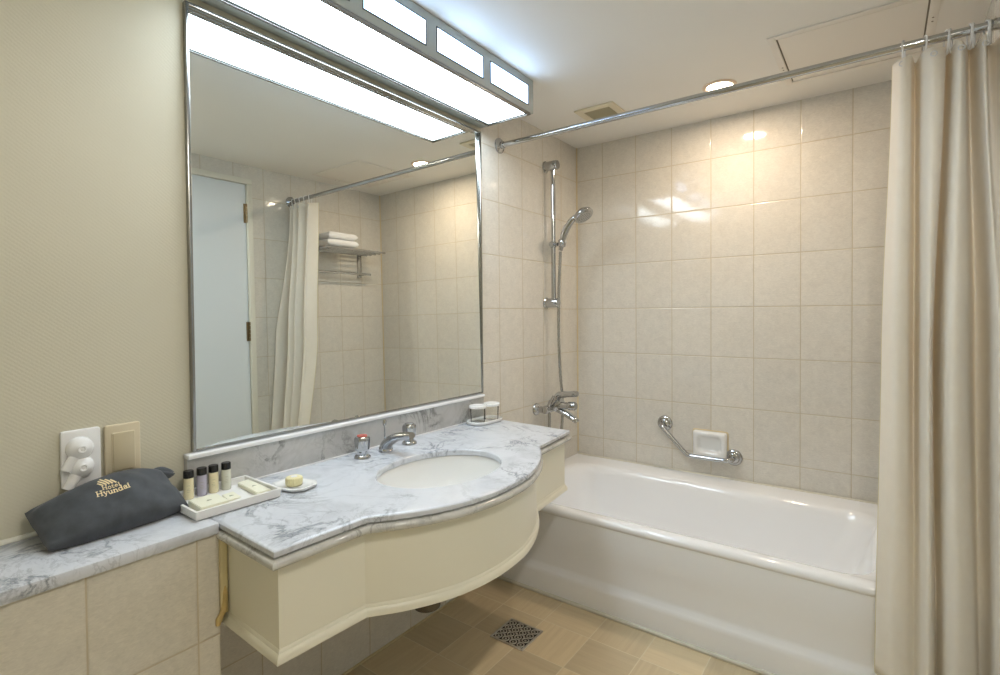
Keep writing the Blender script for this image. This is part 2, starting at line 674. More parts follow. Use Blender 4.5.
def add_sweep(bm, path, prof, cap=True):
    rows = [[(q.x, q.y, z) for q in offset_path(path, o)] for o, z in prof]
    V_ = [[bm.verts.new(p) for p in r] for r in rows]
    for a, b in zip(V_, V_[1:]):
        for k in range(len(a) - 1):
            bm.faces.new((a[k], a[k + 1], b[k + 1], b[k]))
    if cap:
        bm.faces.new([r[0] for r in V_])
        bm.faces.new([r[-1] for r in V_][::-1])
    return V_


def catmull(pts, sub):
    P_ = [Vector(p) for p in pts]
    out = []
    for i in range(len(P_) - 1):
        p0, p1, p2 = P_[max(i - 1, 0)], P_[i], P_[i + 1]
        p3 = P_[min(i + 2, len(P_) - 1)]
        for k in range(sub):
            t = k / sub
            out.append(0.5 * ((2 * p1) + (p2 - p0) * t + (2 * p0 - 5 * p1 + 4 * p2 - p3) * t * t + (3 * p1 - p0 - 3 * p2 + p3) * t ** 3))
    out.append(P_[-1])
    return out


# ------------------------------------------------------------------ the room
W = 1.75          # room width (x)
Y0 = -3.30        # rear wall
struct('floor', bx((-0.05, Y0 - 0.05, -0.06), (W + 0.05, 0.05, 0.0)), M['floor'])
struct('ceiling', bx((-0.05, Y0 - 0.05, CEIL), (W + 0.05, 0.05, CEIL + 0.06)), M['ceiling'])
struct('wall_back', bx((-0.05, 0.0, 0.0), (W + 0.05, 0.05, CEIL)), M['tile_back'])
bm = bmesh.new()
add_box(bm, (-0.05, -0.918, 0.0), (0.0, 0.0, CEIL))
add_box(bm, (-0.05, -2.222, 0.0), (0.0, -0.918, 0.75))
struct('wall_left', bm, M['tile_side'])
bm = bmesh.new()
add_box(bm, (-0.05, -2.222, 0.75), (0.0, -0.918, CEIL))
add_box(bm, (-0.05, Y0, 0.0), (0.0, -2.222, CEIL))
struct('wall_left_papered', bm, M['paper'])
bm = bmesh.new()
DY0, DY1, DZ = -1.92, -1.072, 2.100      # door opening on the right wall
add_box(bm, (W, DY1, 0.0), (W + 0.05, 0.0, CEIL))
add_box(bm, (W, Y0, 0.0), (W + 0.05, DY0, CEIL))
add_box(bm, (W, DY0, DZ), (W + 0.05, DY1, CEIL))
struct('wall_right', bm, M['tile_right'])
struct('wall_rear', bx((-0.05, Y0 - 0.05, 0.0), (W + 0.05, Y0, CEIL)), M['paper'])
# half-height tiled wall that carries the marble ledge
struct('wall_half', bx((0.0005, Y0, 0.0), (0.25, -2.222, 0.729)), M['tile_half'])
# cream sealing joints
bm = bmesh.new()
add_tube(bm, [(0.002, -0.002, 0.40), (0.002, -0.002, CEIL)], 0.0045, 8)
struct('trim_1', bm, M['cream_caulk'], 40)
bm = bmesh.new()
add_tube(bm, [(W - 0.002, -0.002, 0.40), (W - 0.002, -0.002, CEIL)], 0.0045, 8)
struct('trim_2', bm, M['cream_caulk'], 40)
bm = bmesh.new()
add_tube(bm, [(0.003, Y0, 0.758), (0.003, -2.25, 0.758)], 0.007, 8)
struct('trim_3', bm, M['white_caulk'], 40)
bm = bmesh.new()
add_box(bm, (0.0, -2.222, 0.0), (0.006, -0.90, 0.008), 0.002)
struct('baseboard_left', bm, M['cream_caulk'], 40)

# door on the right wall, seen in the mirror
door = struct('door_1', bx((W + 0.006, DY0 + 0.034, 0.008), (W + 0.042, DY1 - 0.014, DZ - 0.014), 0.002), M['door'])
bm = bmesh.new()
add_box(bm, (W - 0.012, DY1 - 0.012, 0.0), (W + 0.045, DY1 + 0.022, DZ - 0.012), 0.003)
add_box(bm, (W - 0.012, DY0 - 0.03, 0.0), (W + 0.045, DY0 + 0.032, DZ - 0.012), 0.003)
add_box(bm, (W - 0.012, DY0 - 0.03, DZ - 0.012), (W + 0.045, DY1 + 0.022, DZ + 0.022), 0.003)
obj('door_frame', bm, M['frame_paint'], door, 40)
for hz in (1.905, 1.165, 0.30):
    bm = bmesh.new()
    for k in range(5):
        add_tube(bm, [(W - 0.004, DY1 - 0.014, hz - 0.06 + k * 0.024 + 0.001), (W - 0.004, DY1 - 0.014, hz - 0.06 + k * 0.024 + 0.023)], 0.0065, 10)
    add_box(bm, (W + 0.0, DY1 - 0.030, hz - 0.06), (W + 0.0075, DY1 - 0.014, hz + 0.06))
    obj('hinge', bm, M['brass'], door, 40)
bm = bmesh.new()
add_lathe(bm, [(0.0, 0.0), (0.026, 0.0), (0.026, 0.006), (0.012, 0.010), (0.010, 0.03), (0.022, 0.036), (0.027, 0.048), (0.022, 0.060), (0.0, 0.064)], 24, along((W + 0.006, DY0 + 0.10, 1.0), (-1, 0, 0)))
obj('door_knob', bm, M['brass'], door, 40)

# ------------------------------------------------------------------ marble ledge on the half wall
bm = bmesh.new()
add_box(bm, (0.0005, Y0, 0.7295), (0.258, -2.2225, 0.755), 0.004, 2)
tag(obj('marble_ledge', bm, M['marble'], None, 40), 'narrow white marble ledge along the tiled half wall, below the outlet plates', 'ledge')

# ------------------------------------------------------------------ vanity
VL, VR = -2.2215, -0.912
path = [(0.0015, VL), (0.2515, VL), (0.497, VL - 0.0095)]
path += [(q.x, q.y) for q in catmull([(0.508, -2.006, 0), (0.556, -1.943, 0), (0.598, -1.870, 0), (0.628, -1.790, 0), (0.6445, -1.705, 0), (0.6475, -1.620, 0), (0.636, -1.510, 0), (0.600, -1.400, 0), (0.552, -1.305, 0), (0.488, -1.213, 0)], 5)]
path += [(0.460, VR - 0.026), (0.0015, VR)]

BCX, BCY, BA, BB = 0.376, -1.608, 0.168, 0.221
def ell(sa, sb, z, n=64):
    return [(BCX + sa * math.cos(2 * PI * k / n), BCY + sb * math.sin(2 * PI * k / n), z) for k in range(n)]

ct = thing('countertop', 'white grey-veined marble counter with a curved bulging front around the oval basin', 'countertop', (0.25, -1.58, 0.712))
bm = bmesh.new()
prof = [(-0.010, 0.755), (-0.004, 0.7538), (-0.001, 0.751), (0.0, 0.746), (-0.0005, 0.741), (-0.004, 0.7375), (-0.012, 0.736)]
rows = add_sweep(bm, path, prof, cap=False)
hole_top = [bm.verts.new(p) for p in ell(BA, BB, 0.755)]
hole_in = [bm.verts.new(p) for p in ell(BA - 0.003, BB - 0.003, 0.752)]
hole_lo = [bm.verts.new(p) for p in ell(BA - 0.003, BB - 0.003, 0.736)]
n = 64
for a, b in ((hole_top, hole_in), (hole_in, hole_lo)):
    for k in range(n):
        bm.faces.new((a[k], a[(k + 1) % n], b[(k + 1) % n], b[k]))
outer = rows[0]
es = [bm.edges.get((outer[k], outer[k + 1])) or bm.edges.new((outer[k], outer[k + 1])) for k in range(len(outer) - 1)]
es.append(bm.edges.new((outer[-1], outer[0])))
es += [bm.edges.get((hole_top[k], hole_top[(k + 1) % n])) for k in range(n)]
bmesh.ops.triangle_fill(bm, use_beauty=True, use_dissolve=False, edges=es)
outer = rows[-1]
es = [bm.edges.get((outer[k], outer[k + 1])) for k in range(len(outer) - 1)]
es.append(bm.edges.new((outer[-1], outer[0])))
es += [bm.edges.get((hole_lo[k], hole_lo[(k + 1) % n])) for k in range(n)]
bmesh.ops.triangle_fill(bm, use_beauty=True, use_dissolve=False, edges=es)
obj('slab', bm, M['marble'], ct, 35)
bm = bmesh.new()
prof = [(-0.030, 0.7355), (-0.004, 0.7350), (0.0025, 0.7325), (0.0055, 0.7275), (0.0055, 0.722), (0.0025, 0.7165), (-0.004, 0.7135), (-0.030, 0.7130)]
add_sweep(bm, path, prof)
obj('edge_moulding', bm, M['marble_edge'], ct, 50)

van = thing('vanity_unit', 'cream lacquered hanging vanity front with a stepped moulding along its bottom edge', 'vanity', (0.25, -1.58, 0.503))
bm = bmesh.new()
prof = [(-0.034, 0.7125), (-0.018, 0.7125), (-0.018, 0.540), (-0.034, 0.540)]
add_sweep(bm, path, prof)
obj('apron_panel', bm, M['cream'], van, 18)
bm = bmesh.new()
prof = [(-0.036, 0.5398), (-0.0175, 0.5398), (-0.0165, 0.538), (-0.0155, 0.535), (-0.015, 0.532), (-0.012, 0.530), (-0.0105, 0.527), (-0.0090, 0.524), (-0.0090, 0.513), (-0.036, 0.513)]
add_sweep(bm, path, prof)
obj('base_moulding', bm, M['cream'], van, 30)
bm = bmesh.new()
add_box(bm, (0.225, VL + 0.0005, 0.541), (0.2575, VL + 0.0165, 0.7120), 0.003, 2)
o = obj('filler_strip', bm, M['filler'], van, 50)
o['label'] = 'pale sealant filling the gap to the half wall'
bm = bmesh.new()
add_tube(bm, [(0.2565, VL + 0.009, 0.605), (0.2570, VL + 0.009, 0.590), (0.2565, VL + 0.008, 0.568), (0.257, VL + 0.006, 0.552), (0.2545, VL + 0.001, 0.540), (0.2525, VL - 0.004, 0.530), (0.2515, VL - 0.006, 0.518)], [0.002, 0.0055, 0.0058, 0.0072, 0.006, 0.0076, 0.005], 10)
o = obj('sealant_bead', bm, M['caulk'], van, 60)
o['label'] = 'yellowed lumpy sealant bead'

# oval basin under the slab
wb = thing('washbasin', 'white oval undermount washbasin set in the marble counter', 'washbasin', (BCX, BCY, 0.60))
bm = bmesh.new()
loops = []
for t, d in ((1.12, 0.7355), (1.03, 0.7355), (1.0, 0.730), (0.985, 0.715), (0.95, 0.685), (0.88, 0.65), (0.76, 0.622), (0.58, 0.605), (0.36, 0.597), (0.13, 0.594)):
    loops.append(ell(BA * t, BB * t, d))
for t, d in ((0.13, 0.585), (0.4, 0.588), (0.62, 0.594), (0.82, 0.612), (0.95, 0.642), (1.02, 0.68), (1.06, 0.72), (1.12, 0.725)):
    loops.append(ell(BA * t, BB * t, d))
add_loft(bm, loops, False, False)
obj('bowl', bm, M['china'], wb, 60)
bm = lathe([(0.0, 0.599), (0.016, 0.599), (0.020, 0.5985), (0.022, 0.596), (0.022, 0.58), (0.0, 0.58)], 28, Matrix.Translation((BCX, BCY, 0)))
obj('waste_plug', bm, M['chrome'], wb, 40)
# trap below the basin
TRX, TRY = 0.30, -1.60
trap = thing('waste_trap', 'dull metal bottle trap hanging under the vanity front', 'trap', (TRX, TRY, 0.30))
bm = lathe([(0.0, 0.283), (0.030, 0.285), (0.042, 0.291), (0.044, 0.299), (0.044, 0.40), (0.036, 0.41), (0.018, 0.415), (0.018, 0.5835), (0.0, 0.5835)], 28, Matrix.Translation((TRX, TRY, 0)))
obj('bottle', bm, M['water_stain'], trap, 40)
bm = tube([(TRX - 0.02, TRY, 0.385), (0.006, TRY, 0.385)], 0.016, 16)
add_lathe(bm, [(0.0, 0.0), (0.034, 0.0), (0.034, 0.004), (0.018, 0.010), (0.0, 0.010)], 24, along((0.0012, TRY, 0.385), (1, 0, 0)))
obj('outlet_pipe', bm, M['water_stain'], trap, 40)

# backsplash
bs = thing('backsplash', 'grey-veined marble upstand with a white cap below the mirror', 'backsplash', (0.01, -1.56, 0.755))
obj('upstand', bx((0.0012, -2.190, 0.7555), (0.020, -0.940, 0.8535), 0.001), M['marble_dark'], bs)
bm = bx((0.0012, -2.192, 0.854), (0.034, -0.946, 0.8665), 0.003, 2)
obj('cap_strip', bm, M['white_cap'], bs, 40)
bm = tube([(0.0215, -2.188, 0.7565), (0.0215, -0.945, 0.7565)], 0.0028, 8)
obj('joint_bead', bm, M['white_cap'], bs, 60)

# ------------------------------------------------------------------ faucet
fa = thing('basin_faucet', 'chrome widespread basin faucet with low arched spout and two capped handles', 'faucet', (0.095, -1.58, 0.755))
bm = bmesh.new()
spout = catmull([(0.092, -1.583, 0.7558), (0.096, -1.583, 0.775), (0.112, -1.583, 0.792), (0.145, -1.583, 0.809), (0.185, -1.583, 0.820), (0.222, -1.583, 0.826)], 6)
def sec(p, t, w, h):
    tt = t.normalized()
    side = Vector((0, 1, 0))
    nn = tt.cross(side).normalized()
    return [p + side * (w * math.cos(a)) + nn * (h * math.sin(a)) for a in [2 * PI * k / 20 for k in range(20)]]
loops = []
for i, p_ in enumerate(spout):
    f_ = i / (len(spout) - 1)
    t_ = (spout[min(i + 1, len(spout) - 1)] - spout[max(i - 1, 0)])
    loops.append(sec(p_, t_, 0.026 - 0.012 * f_, 0.022 - 0.011 * f_ if f_ > 0.12 else 0.024))
loops[0] = [Vector((q.x, q.y, 0.7556)) for q in loops[0]]
add_loft(bm, loops)
add_lathe(bm, [(0.0, 0.0), (0.008, 0.0), (0.008, 0.016), (0.0, 0.016)], 16, along((0.214, -1.583, 0.820), (0.15, 0, -1)))
obj('spout', bm, M['chrome'], fa, 50)
bm = lathe([(0.0, 0.0), (0.0026, 0.0), (0.0026, 0.045), (0.006, 0.047), (0.007, 0.052), (0.007, 0.062), (0.005, 0.066), (0.0, 0.067)], 16, Matrix.Translation((0.088, -1.583, 0.797)))
obj('lift_rod', bm, M['chrome'], fa, 40)
for hy, hx, cap_m, lab in ((-1.683, 0.092, 'red', 'chrome handle with a red cap'), (-1.463, 0.084, 'chrome', None)):
    bm = bmesh.new()
    nn = 48
    def hring(r, z, amp):
        return [((r + amp * math.cos(6 * a)) * math.cos(a) + hx, (r + amp * math.cos(6 * a)) * math.sin(a) + hy, z) for a in [2 * PI * k / nn for k in range(nn)]]
    add_loft(bm, [hring(0.027, 0.7556, 0), hring(0.027, 0.760, 0), hring(0.023, 0.765, 0), hring(0.018, 0.768, 0), hring(0.018, 0.776, 0), hring(0.0215, 0.780, 0.0008), hring(0.0225, 0.786, 0.0014),
                  hring(0.0245, 0.812, 0.0016), hring(0.0245, 0.820, 0.0014), hring(0.021, 0.826, 0.0006), hring(0.017, 0.827, 0)])
    h_ = obj('handle', bm, M['chrome'], fa, 40)
    if lab:
        h_['label'] = lab
    bm = lathe([(0.0, 0.8268), (0.0165, 0.8268), (0.016, 0.830), (0.0, 0.8315)], 28, Matrix.Translation((hx, hy, 0)))
    o = obj('cap', bm, M[cap_m], h_, 40)

# ------------------------------------------------------------------ mirror
mi = thing('wall_mirror', 'large metal-framed mirror on the left wall above the marble counter', 'mirror', (0.0, -1.55, 0.868))
MB, MT, MLY, MRY = 0.868, 2.046, -2.173, -0.936
def mx(z):   # the glass leans back very slightly
    return 0.0136 - 0.0103 * (z - MB)
bm = bmesh.new()
c_ = [(MLY + 0.008, MB + 0.006), (MRY - 0.008, MB + 0.006), (MRY - 0.008, MT - 0.006), (MLY + 0.008, MT - 0.006)]
f0 = [bm.verts.new((mx(z), y, z)) for y, z in c_]
f1 = [bm.verts.new((0.0008, y, z)) for y, z in c_]
bm.faces.new(f0)
bm.faces.new(f1[::-1])
for k in range(4):
    bm.faces.new((f0[k], f0[(k + 1) % 4], f1[(k + 1) % 4], f1[k]))
obj('mirror_glass', bm, M['mirror'], mi)
bm = bmesh.new()
fw = 0.009
for a, b in (((MLY, MB), (MLY + fw, MT)), ((MRY - fw, MB), (MRY, MT)), ((MLY + fw, MT - fw), (MRY - fw, MT)), ((MLY + fw, MB), (MRY - fw, MB + 0.007))):
    add_box(bm, (0.0008, a[0], a[1]), (0.0165, b[0], b[1]), 0.002, 2)
obj('mirror_frame', bm, M['alu'], mi, 40)

# ------------------------------------------------------------------ light box over the mirror
BX1, BY0, BY1, BZ0 = 0.285, -2.172, -0.921, 2.064
lb = thing('ceiling_light_box', 'long sage grey light box with glowing white panes above the mirror', 'light fixture', (0.14, -1.55, BZ0))
bm = bmesh.new()
add_box(bm, (0.001, BY0, BZ0 + 0.004), (BX1, BY1, CEIL - 0.0005), 0.003, 2)
obj('housing', bm, M['housing'], lb, 40)
# bottom: chrome rim with the diffuser inside
PX0, PX1, PY0, PY1 = 0.074, 0.266, BY0 + 0.034, BY1 - 0.036
def rect_frame(x0, x1, y0, y1, w, z0, z1, bev):
    b_ = bmesh.new()
    for p_, q_ in (((x0 - w, y0 - w), (x0, y1 + w)), ((x1, y0 - w), (x1 + w, y1 + w)), ((x0, y0 - w), (x1, y0)), ((x0, y1), (x1, y1 + w))):
        add_box(b_, (p_[0], p_[1], z0), (q_[0], q_[1], z1), bev, 2)
    return b_
obj('diffuser_rim', rect_frame(PX0 - 0.0082, PX1 + 0.0062, PY0 - 0.0082, PY1 + 0.0082, 0.010, BZ0 - 0.005, BZ0 + 0.0045, 0.0015), M['alu'], lb, 40)
obj('rim_gasket', rect_frame(PX0, PX1, PY0, PY1, 0.006, BZ0 - 0.002, BZ0 + 0.0042, 0.0), M['pane_edge'], lb)
obj('bottom_diffuser', bx((PX0, PY0, BZ0 + 0.0005), (PX1, PY1, BZ0 + 0.0038)), M['glow_bottom'], lb)
for y1, y0 in ((-0.966, -1.218), (-1.268, -1.510), (-1.566, -1.814), (-1.866, -2.118)):
    bm = bmesh.new()
    z0, z1 = 2.096, 2.172
    rw = 0.004
    for a, b in (((y0 - rw, z0 - rw), (y0, z1 + rw)), ((y1, z0 - rw), (y1 + rw, z1 + rw)), ((y0, z0 - rw), (y1, z0)), ((y0, z1), (y1, z1 + rw))):
        add_box(bm, (BX1 - 0.001, a[0], a[1]), (BX1 + 0.002, b[0], b[1]))
    g_ = obj('pane_gasket', bm, M['pane_edge'], lb)
    o = obj('pane', bx((BX1 - 0.0005, y0, z0), (BX1 + 0.0012, y1, z1)), M['glow_front'], g_)


# ------------------------------------------------------------------ ceiling: downlights, vent, hatch
def downlight(x, y, label, power, tint, spot=None, blend=0.9):
    t = thing('downlight', label, 'ceiling light', (x, y, CEIL), 'recessed downlights')
    bm = lathe([(0.052, -0.0005), (0.070, -0.0005), (0.070, -0.004), (0.064, -0.0075), (0.056, -0.0065), (0.052, -0.002), (0.052, -0.0005)], 48, Matrix.Translation((x, y, CEIL)))
    obj('trim_ring', bm, M['brass_ring'], t, 40)
    bm = lathe([(0.0, -0.0012), (0.0515, -0.0012), (0.0515, -0.0032), (0.0, -0.0050)], 40, Matrix.Translation((x, y, CEIL)))
    obj('bulb_lens', bm, M['glow_bulb'], t, 40)
    ld = bpy.data.lights.new('downlight_lamp', 'SPOT' if spot else 'AREA')
    ld.energy = power
    ld.color = tint
    if spot:
        ld.spot_size = spot
        ld.spot_blend = blend
        ld.shadow_soft_size = 0.04
    else:
        ld.shape = 'DISK'
        ld.size = 0.102
    lo = bpy.data.objects.new('downlight_lamp', ld)
    COL.objects.link(lo)
    lo.location = (x, y, CEIL - 0.006)
    lo.parent = t
    lo.matrix_parent_inverse = Matrix.Translation(-Vector(t.location))
    return t


downlight(0.900, -0.385, 'round recessed downlight glowing warm in the ceiling above the bathtub', SPOT_W, WARM)
downlight(1.60, -2.30, 'added round fill downlight, out of view in the ceiling near the entrance side', ADDED_FILL_W, NEUTRAL, 3.1, 0.35)  # unseen lamp, added as fill for the near surfaces

vt = thing('ceiling_vent', 'small square grey exhaust grille in the ceiling above the shower corner', 'vent', (0.365, -0.42, CEIL))
bm = bmesh.new()
vx0, vx1, vy0, vy1 = 0.265, 0.465, -0.525, -0.325
fwid = 0.034
for a, b in (((vx0, vy0), (vx0 + fwid, vy1)), ((vx1 - fwid, vy0), (vx1, vy1)), ((vx0 + fwid, vy0), (vx1 - fwid, vy0 + fwid)), ((vx0 + fwid, vy1 - fwid), (vx1 - fwid, vy1))):
    add_box(bm, (a[0], a[1], CEIL - 0.010), (b[0], b[1], CEIL - 0.0005), 0.002, 2)
obj('vent_frame', bm, M['vent_frame'], vt, 40)
obj('backing', bx((vx0 + fwid - 0.002, vy0 + fwid - 0.002, CEIL - 0.002), (vx1 - fwid + 0.002, vy1 - fwid + 0.002, CEIL - 0.0006)), M['vent_dark'], vt)
for k in range(9):
    yy = vy0 + fwid + 0.008 + k * (0.132 - 0.016) / 8
    bm = bx((-0.066, -0.0052, -0.0008), (0.066, 0.0052, 0.0008), 0, 1, Matrix.Translation((0.365, yy, CEIL - 0.0055)) @ Matrix.Rotation(-0.35, 4, 'X'))
    obj('slat', bm, M['vent'], vt)

ht = thing('access_hatch', 'cream painted access hatch with a thin frame in the ceiling above the curtain rod', 'hatch', (1.375, -0.462, CEIL))
hx0, hx1, hy0, hy1 = 1.135, 1.62, -0.700, -0.222
bm = bmesh.new()
fwid = 0.026
for a, b in (((hx0, hy0), (hx0 + fwid, hy1)), ((hx1 - fwid, hy0), (hx1, hy1)), ((hx0 + fwid, hy0), (hx1 - fwid, hy0 + fwid)), ((hx0 + fwid, hy1 - fwid), (hx1 - fwid, hy1))):
    add_box(bm, (a[0], a[1], CEIL - 0.005), (b[0], b[1], CEIL - 0.0005), 0.0012, 2)
obj('hatch_frame', bm, M['hatch'], ht, 40)
obj('seam', bx((hx0 + fwid, hy0 + fwid, CEIL - 0.0012), (hx1 - fwid, hy1 - fwid, CEIL - 0.0006)), M['hatch_seam'], ht)
obj('hatch_panel', bx((hx0 + fwid + 0.005, hy0 + fwid + 0.005, CEIL - 0.0035), (hx1 - fwid - 0.005, hy1 - fwid - 0.005, CEIL - 0.0013), 0.0008, 1), M['hatch'], ht, 40)
for sx_, sy_ in ((hx0 + 0.013, -0.42), (hx0 + 0.013, -0.395), (hx1 - 0.013, -0.52), (hx1 - 0.013, -0.49)):
    bm = lathe([(0.0, -0.0066), (0.0028, -0.006), (0.0032, -0.005), (0.0032, -0.0045), (0.0, -0.0045)], 12, Matrix.Translation((sx_, sy_, CEIL)))
    obj('screw', bm, M['hatch_seam'], ht, 40)

# ------------------------------------------------------------------ bathtub
TF = -0.858
tub = thing('bathtub', 'white enamelled bathtub along the tiled back wall with a panelled front', 'bathtub', (W / 2, -0.43, 0.0))
def tl(x0, x1, y0, y1, r, z, n=8):
    return [(p[0], p[1], z) for p in rrect(x0, x1, y0, y1, r, n)]
bm = bmesh.new()
e = 0.0015
loops = [
    tl(e, W - e, TF + 0.006, -e, 0.003, 0.352), tl(e, W - e, TF + 0.001, -e, 0.003, 0.357), tl(e, W - e, TF, -e, 0.003, 0.364), tl(e, W - e, TF + 0.002, -e, 0.003, 0.372),
    tl(e, W - e, TF + 0.007, -e, 0.003, 0.379), tl(e, W - e, TF + 0.016, -e, 0.003, 0.384), tl(e, W - e, TF + 0.034, -e, 0.003, 0.3858),
    tl(0.060, 1.475, TF + 0.058, -0.135, 0.10, 0.382), tl(0.072, 1.465, TF + 0.070, -0.150, 0.11, 0.377), tl(0.082, 1.457, TF + 0.078, -0.160, 0.115, 0.366),
    tl(0.095, 1.448, TF + 0.085, -0.168, 0.12, 0.340), tl(0.112, 1.425, TF + 0.097, -0.182, 0.125, 0.27), tl(0.132, 1.385, TF + 0.112, -0.200, 0.13, 0.18),
    tl(0.155, 1.340, TF + 0.130, -0.220, 0.13, 0.105), tl(0.185, 1.29, TF + 0.155, -0.245, 0.12, 0.070), tl(0.24, 1.22, TF + 0.20, -0.29, 0.10, 0.055), tl(0.36, 1.05, TF + 0.28, -0.37, 0.06, 0.05)]
add_loft(bm, loops, False, True)
obj('tub_shell', bm, M['enamel'], tub, 60)
bm = bmesh.new()
prof = [(TF + 0.006, 0.357), (TF + 0.004, 0.350), (TF + 0.008, 0.22), (TF + 0.010, 0.135), (TF + 0.007, 0.122), (TF - 0.002, 0.108), (TF - 0.006, 0.099), (TF - 0.008, 0.088), (TF - 0.009, 0.016), (TF - 0.009, 0.0005)]
a_ = [bm.verts.new((e, y, z)) for y, z in prof]
b_ = [bm.verts.new((W - e, y, z)) for y, z in prof]
a2 = [bm.verts.new((e, TF + 0.045, z)) for z in (0.0005, 0.357)]
b2 = [bm.verts.new((W - e, TF + 0.045, z)) for z in (0.0005, 0.357)]
A_, B_ = a_ + a2, b_ + b2
for k in range(len(A_)):
    k2 = (k + 1) % len(A_)
    bm.faces.new((A_[k], A_[k2], B_[k2], B_[k]))
bm.faces.new(A_)
bm.faces.new(B_[::-1])
obj('front_panel', bm, M['enamel'], tub, 35)
bm = tube([(e, TF - 0.010, 0.006), (W - e, TF - 0.010, 0.006)], 0.009, 10)
o = obj('base_seal', bm, M['white_caulk'], tub, 60)
o['label'] = 'pale sealant strip along the floor'
bm = bmesh.new()
add_tube(bm, [(0.008, -0.0085, 0.386), (W - 0.008, -0.0085, 0.386)], 0.006, 8)
obj('wall_seal', bm, M['white_caulk'], tub, 60)
bm = lathe([(0.0, 0.0505), (0.024, 0.0505), (0.022, 0.054), (0.0, 0.055)], 28, Matrix.Translation((0.40, -0.45, 0)))
obj('waste', bm, M['chrome'], tub, 40)

# ------------------------------------------------------------------ grab bar and soap dish on the back wall
gb = thing('grab_bar', 'bent chrome grab bar on the tiled wall above the tub', 'grab bar', (0.70, 0.0, 0.55))
bm = bmesh.new()
P0, P1, P2 = Vector((0.530, -0.055, 0.615)), Vector((0.665, -0.055, 0.487)), Vector((0.865, -0.055, 0.487))
pts = catmull([(0.530, -0.002, 0.630), (0.530, -0.035, 0.628), (0.534, -0.053, 0.618), (0.556, -0.056, 0.594), (0.60, -0.056, 0.550), (0.645, -0.056, 0.505), (0.665, -0.056, 0.490), (0.69, -0.056, 0.486),
               (0.75, -0.056, 0.486), (0.82, -0.056, 0.487), (0.858, -0.054, 0.489), (0.876, -0.038, 0.493), (0.878, -0.002, 0.497)], 6)
add_tube(bm, pts, 0.0115, 16)
obj('bar', bm, M['chrome'], gb, 60)
for fx, fz in ((0.530, 0.630), (0.878, 0.497)):
    bm = lathe([(0.0, 0.0), (0.040, 0.0), (0.040, 0.006), (0.036, 0.011), (0.028, 0.013), (0.026, 0.019), (0.020, 0.024), (0.0, 0.025)], 36, along((fx, -0.0008, fz), (0, -1, 0)))
    obj('flange', bm, M['chrome'], gb, 40)

sd = thing('wall_soap_dish', 'white ceramic soap dish set into the tiled back wall', 'soap dish', (0.762, 0.0, 0.545))
bm = bmesh.new()
def dl(x0, x1, z0, z1, r, y):
    return [(p[0], y, p[1]) for p in rrect(x0, x1, z0, z1, r, 5)]
add_loft(bm, [dl(0.680, 0.846, 0.478, 0.615, 0.012, -0.0008), dl(0.680, 0.846, 0.478, 0.615, 0.012, -0.016), dl(0.683, 0.843, 0.481, 0.612, 0.014, -0.024), dl(0.690, 0.836, 0.488, 0.605, 0.016, -0.028),
              dl(0.700, 0.826, 0.502, 0.595, 0.018, -0.027), dl(0.706, 0.820, 0.508, 0.589, 0.02, -0.022), dl(0.712, 0.814, 0.514, 0.583, 0.022, -0.008), dl(0.720, 0.806, 0.522, 0.577, 0.02, -0.005)])
obj('dish', bm, M['china'], sd, 50)
bm = bmesh.new()
add_loft(bm, [dl(0.674, 0.852, 0.472, 0.621, 0.012, -0.0006), dl(0.676, 0.850, 0.474, 0.619, 0.012, -0.0038)])
o = obj('sealant_edge', bm, M['cream_caulk'], sd, 40)
o['label'] = 'yellowish sealant border'

# ------------------------------------------------------------------ shower on the left wall
SY = -0.362
sr = thing('shower_rail', 'chrome vertical shower slide rail with two wall brackets', 'shower rail', (0.05, SY, 1.65))
bm = tube([(0.050, SY, 1.262), (0.050, SY, 2.035)], 0.0125, 20)
obj('rail', bm, M['chrome'], sr, 60)
for bz in (2.018, 1.283):
    bm = bmesh.new()
    add_lathe(bm, [(0.0, 0.0), (0.030, 0.0), (0.030, 0.006), (0.0255, 0.010), (0.025, 0.072), (0.022, 0.079), (0.0, 0.081)], 28, along((0.0008, SY, bz), (1, 0, 0)))
    obj('bracket', bm, M['chrome'], sr, 40)
bm = bmesh.new()
add_lathe(bm, [(0.0, 0.0), (0.015, 0.0), (0.017, 0.003), (0.017, 0.027), (0.015, 0.03), (0.0, 0.03)], 24, along((0.05, SY, 1.580), (0, 0, 1)))
add_lathe(bm, [(0.0, 0.0), (0.013, 0.0), (0.015, 0.004), (0.015, 0.020), (0.013, 0.024), (0.0, 0.024)], 24, along((0.052, SY - 0.012, 1.595), (0.2, -1, 0)))
add_lathe(bm, [(0.0, 0.0), (0.010, 0.0), (0.010, 0.019), (0.0, 0.019)], 20, along((0.058, SY, 1.595), (1, 0, 0)))
add_lathe(bm, [(0.0178, 0.0), (0.020, 0.0), (0.0225, 0.003), (0.0225, 0.030), (0.020, 0.034), (0.0178, 0.034), (0.0178, 0.0)], 24, along((0.098, SY, 1.582), (0.28, 0, 1)))
obj('slider', bm, M['chrome'], sr, 40)

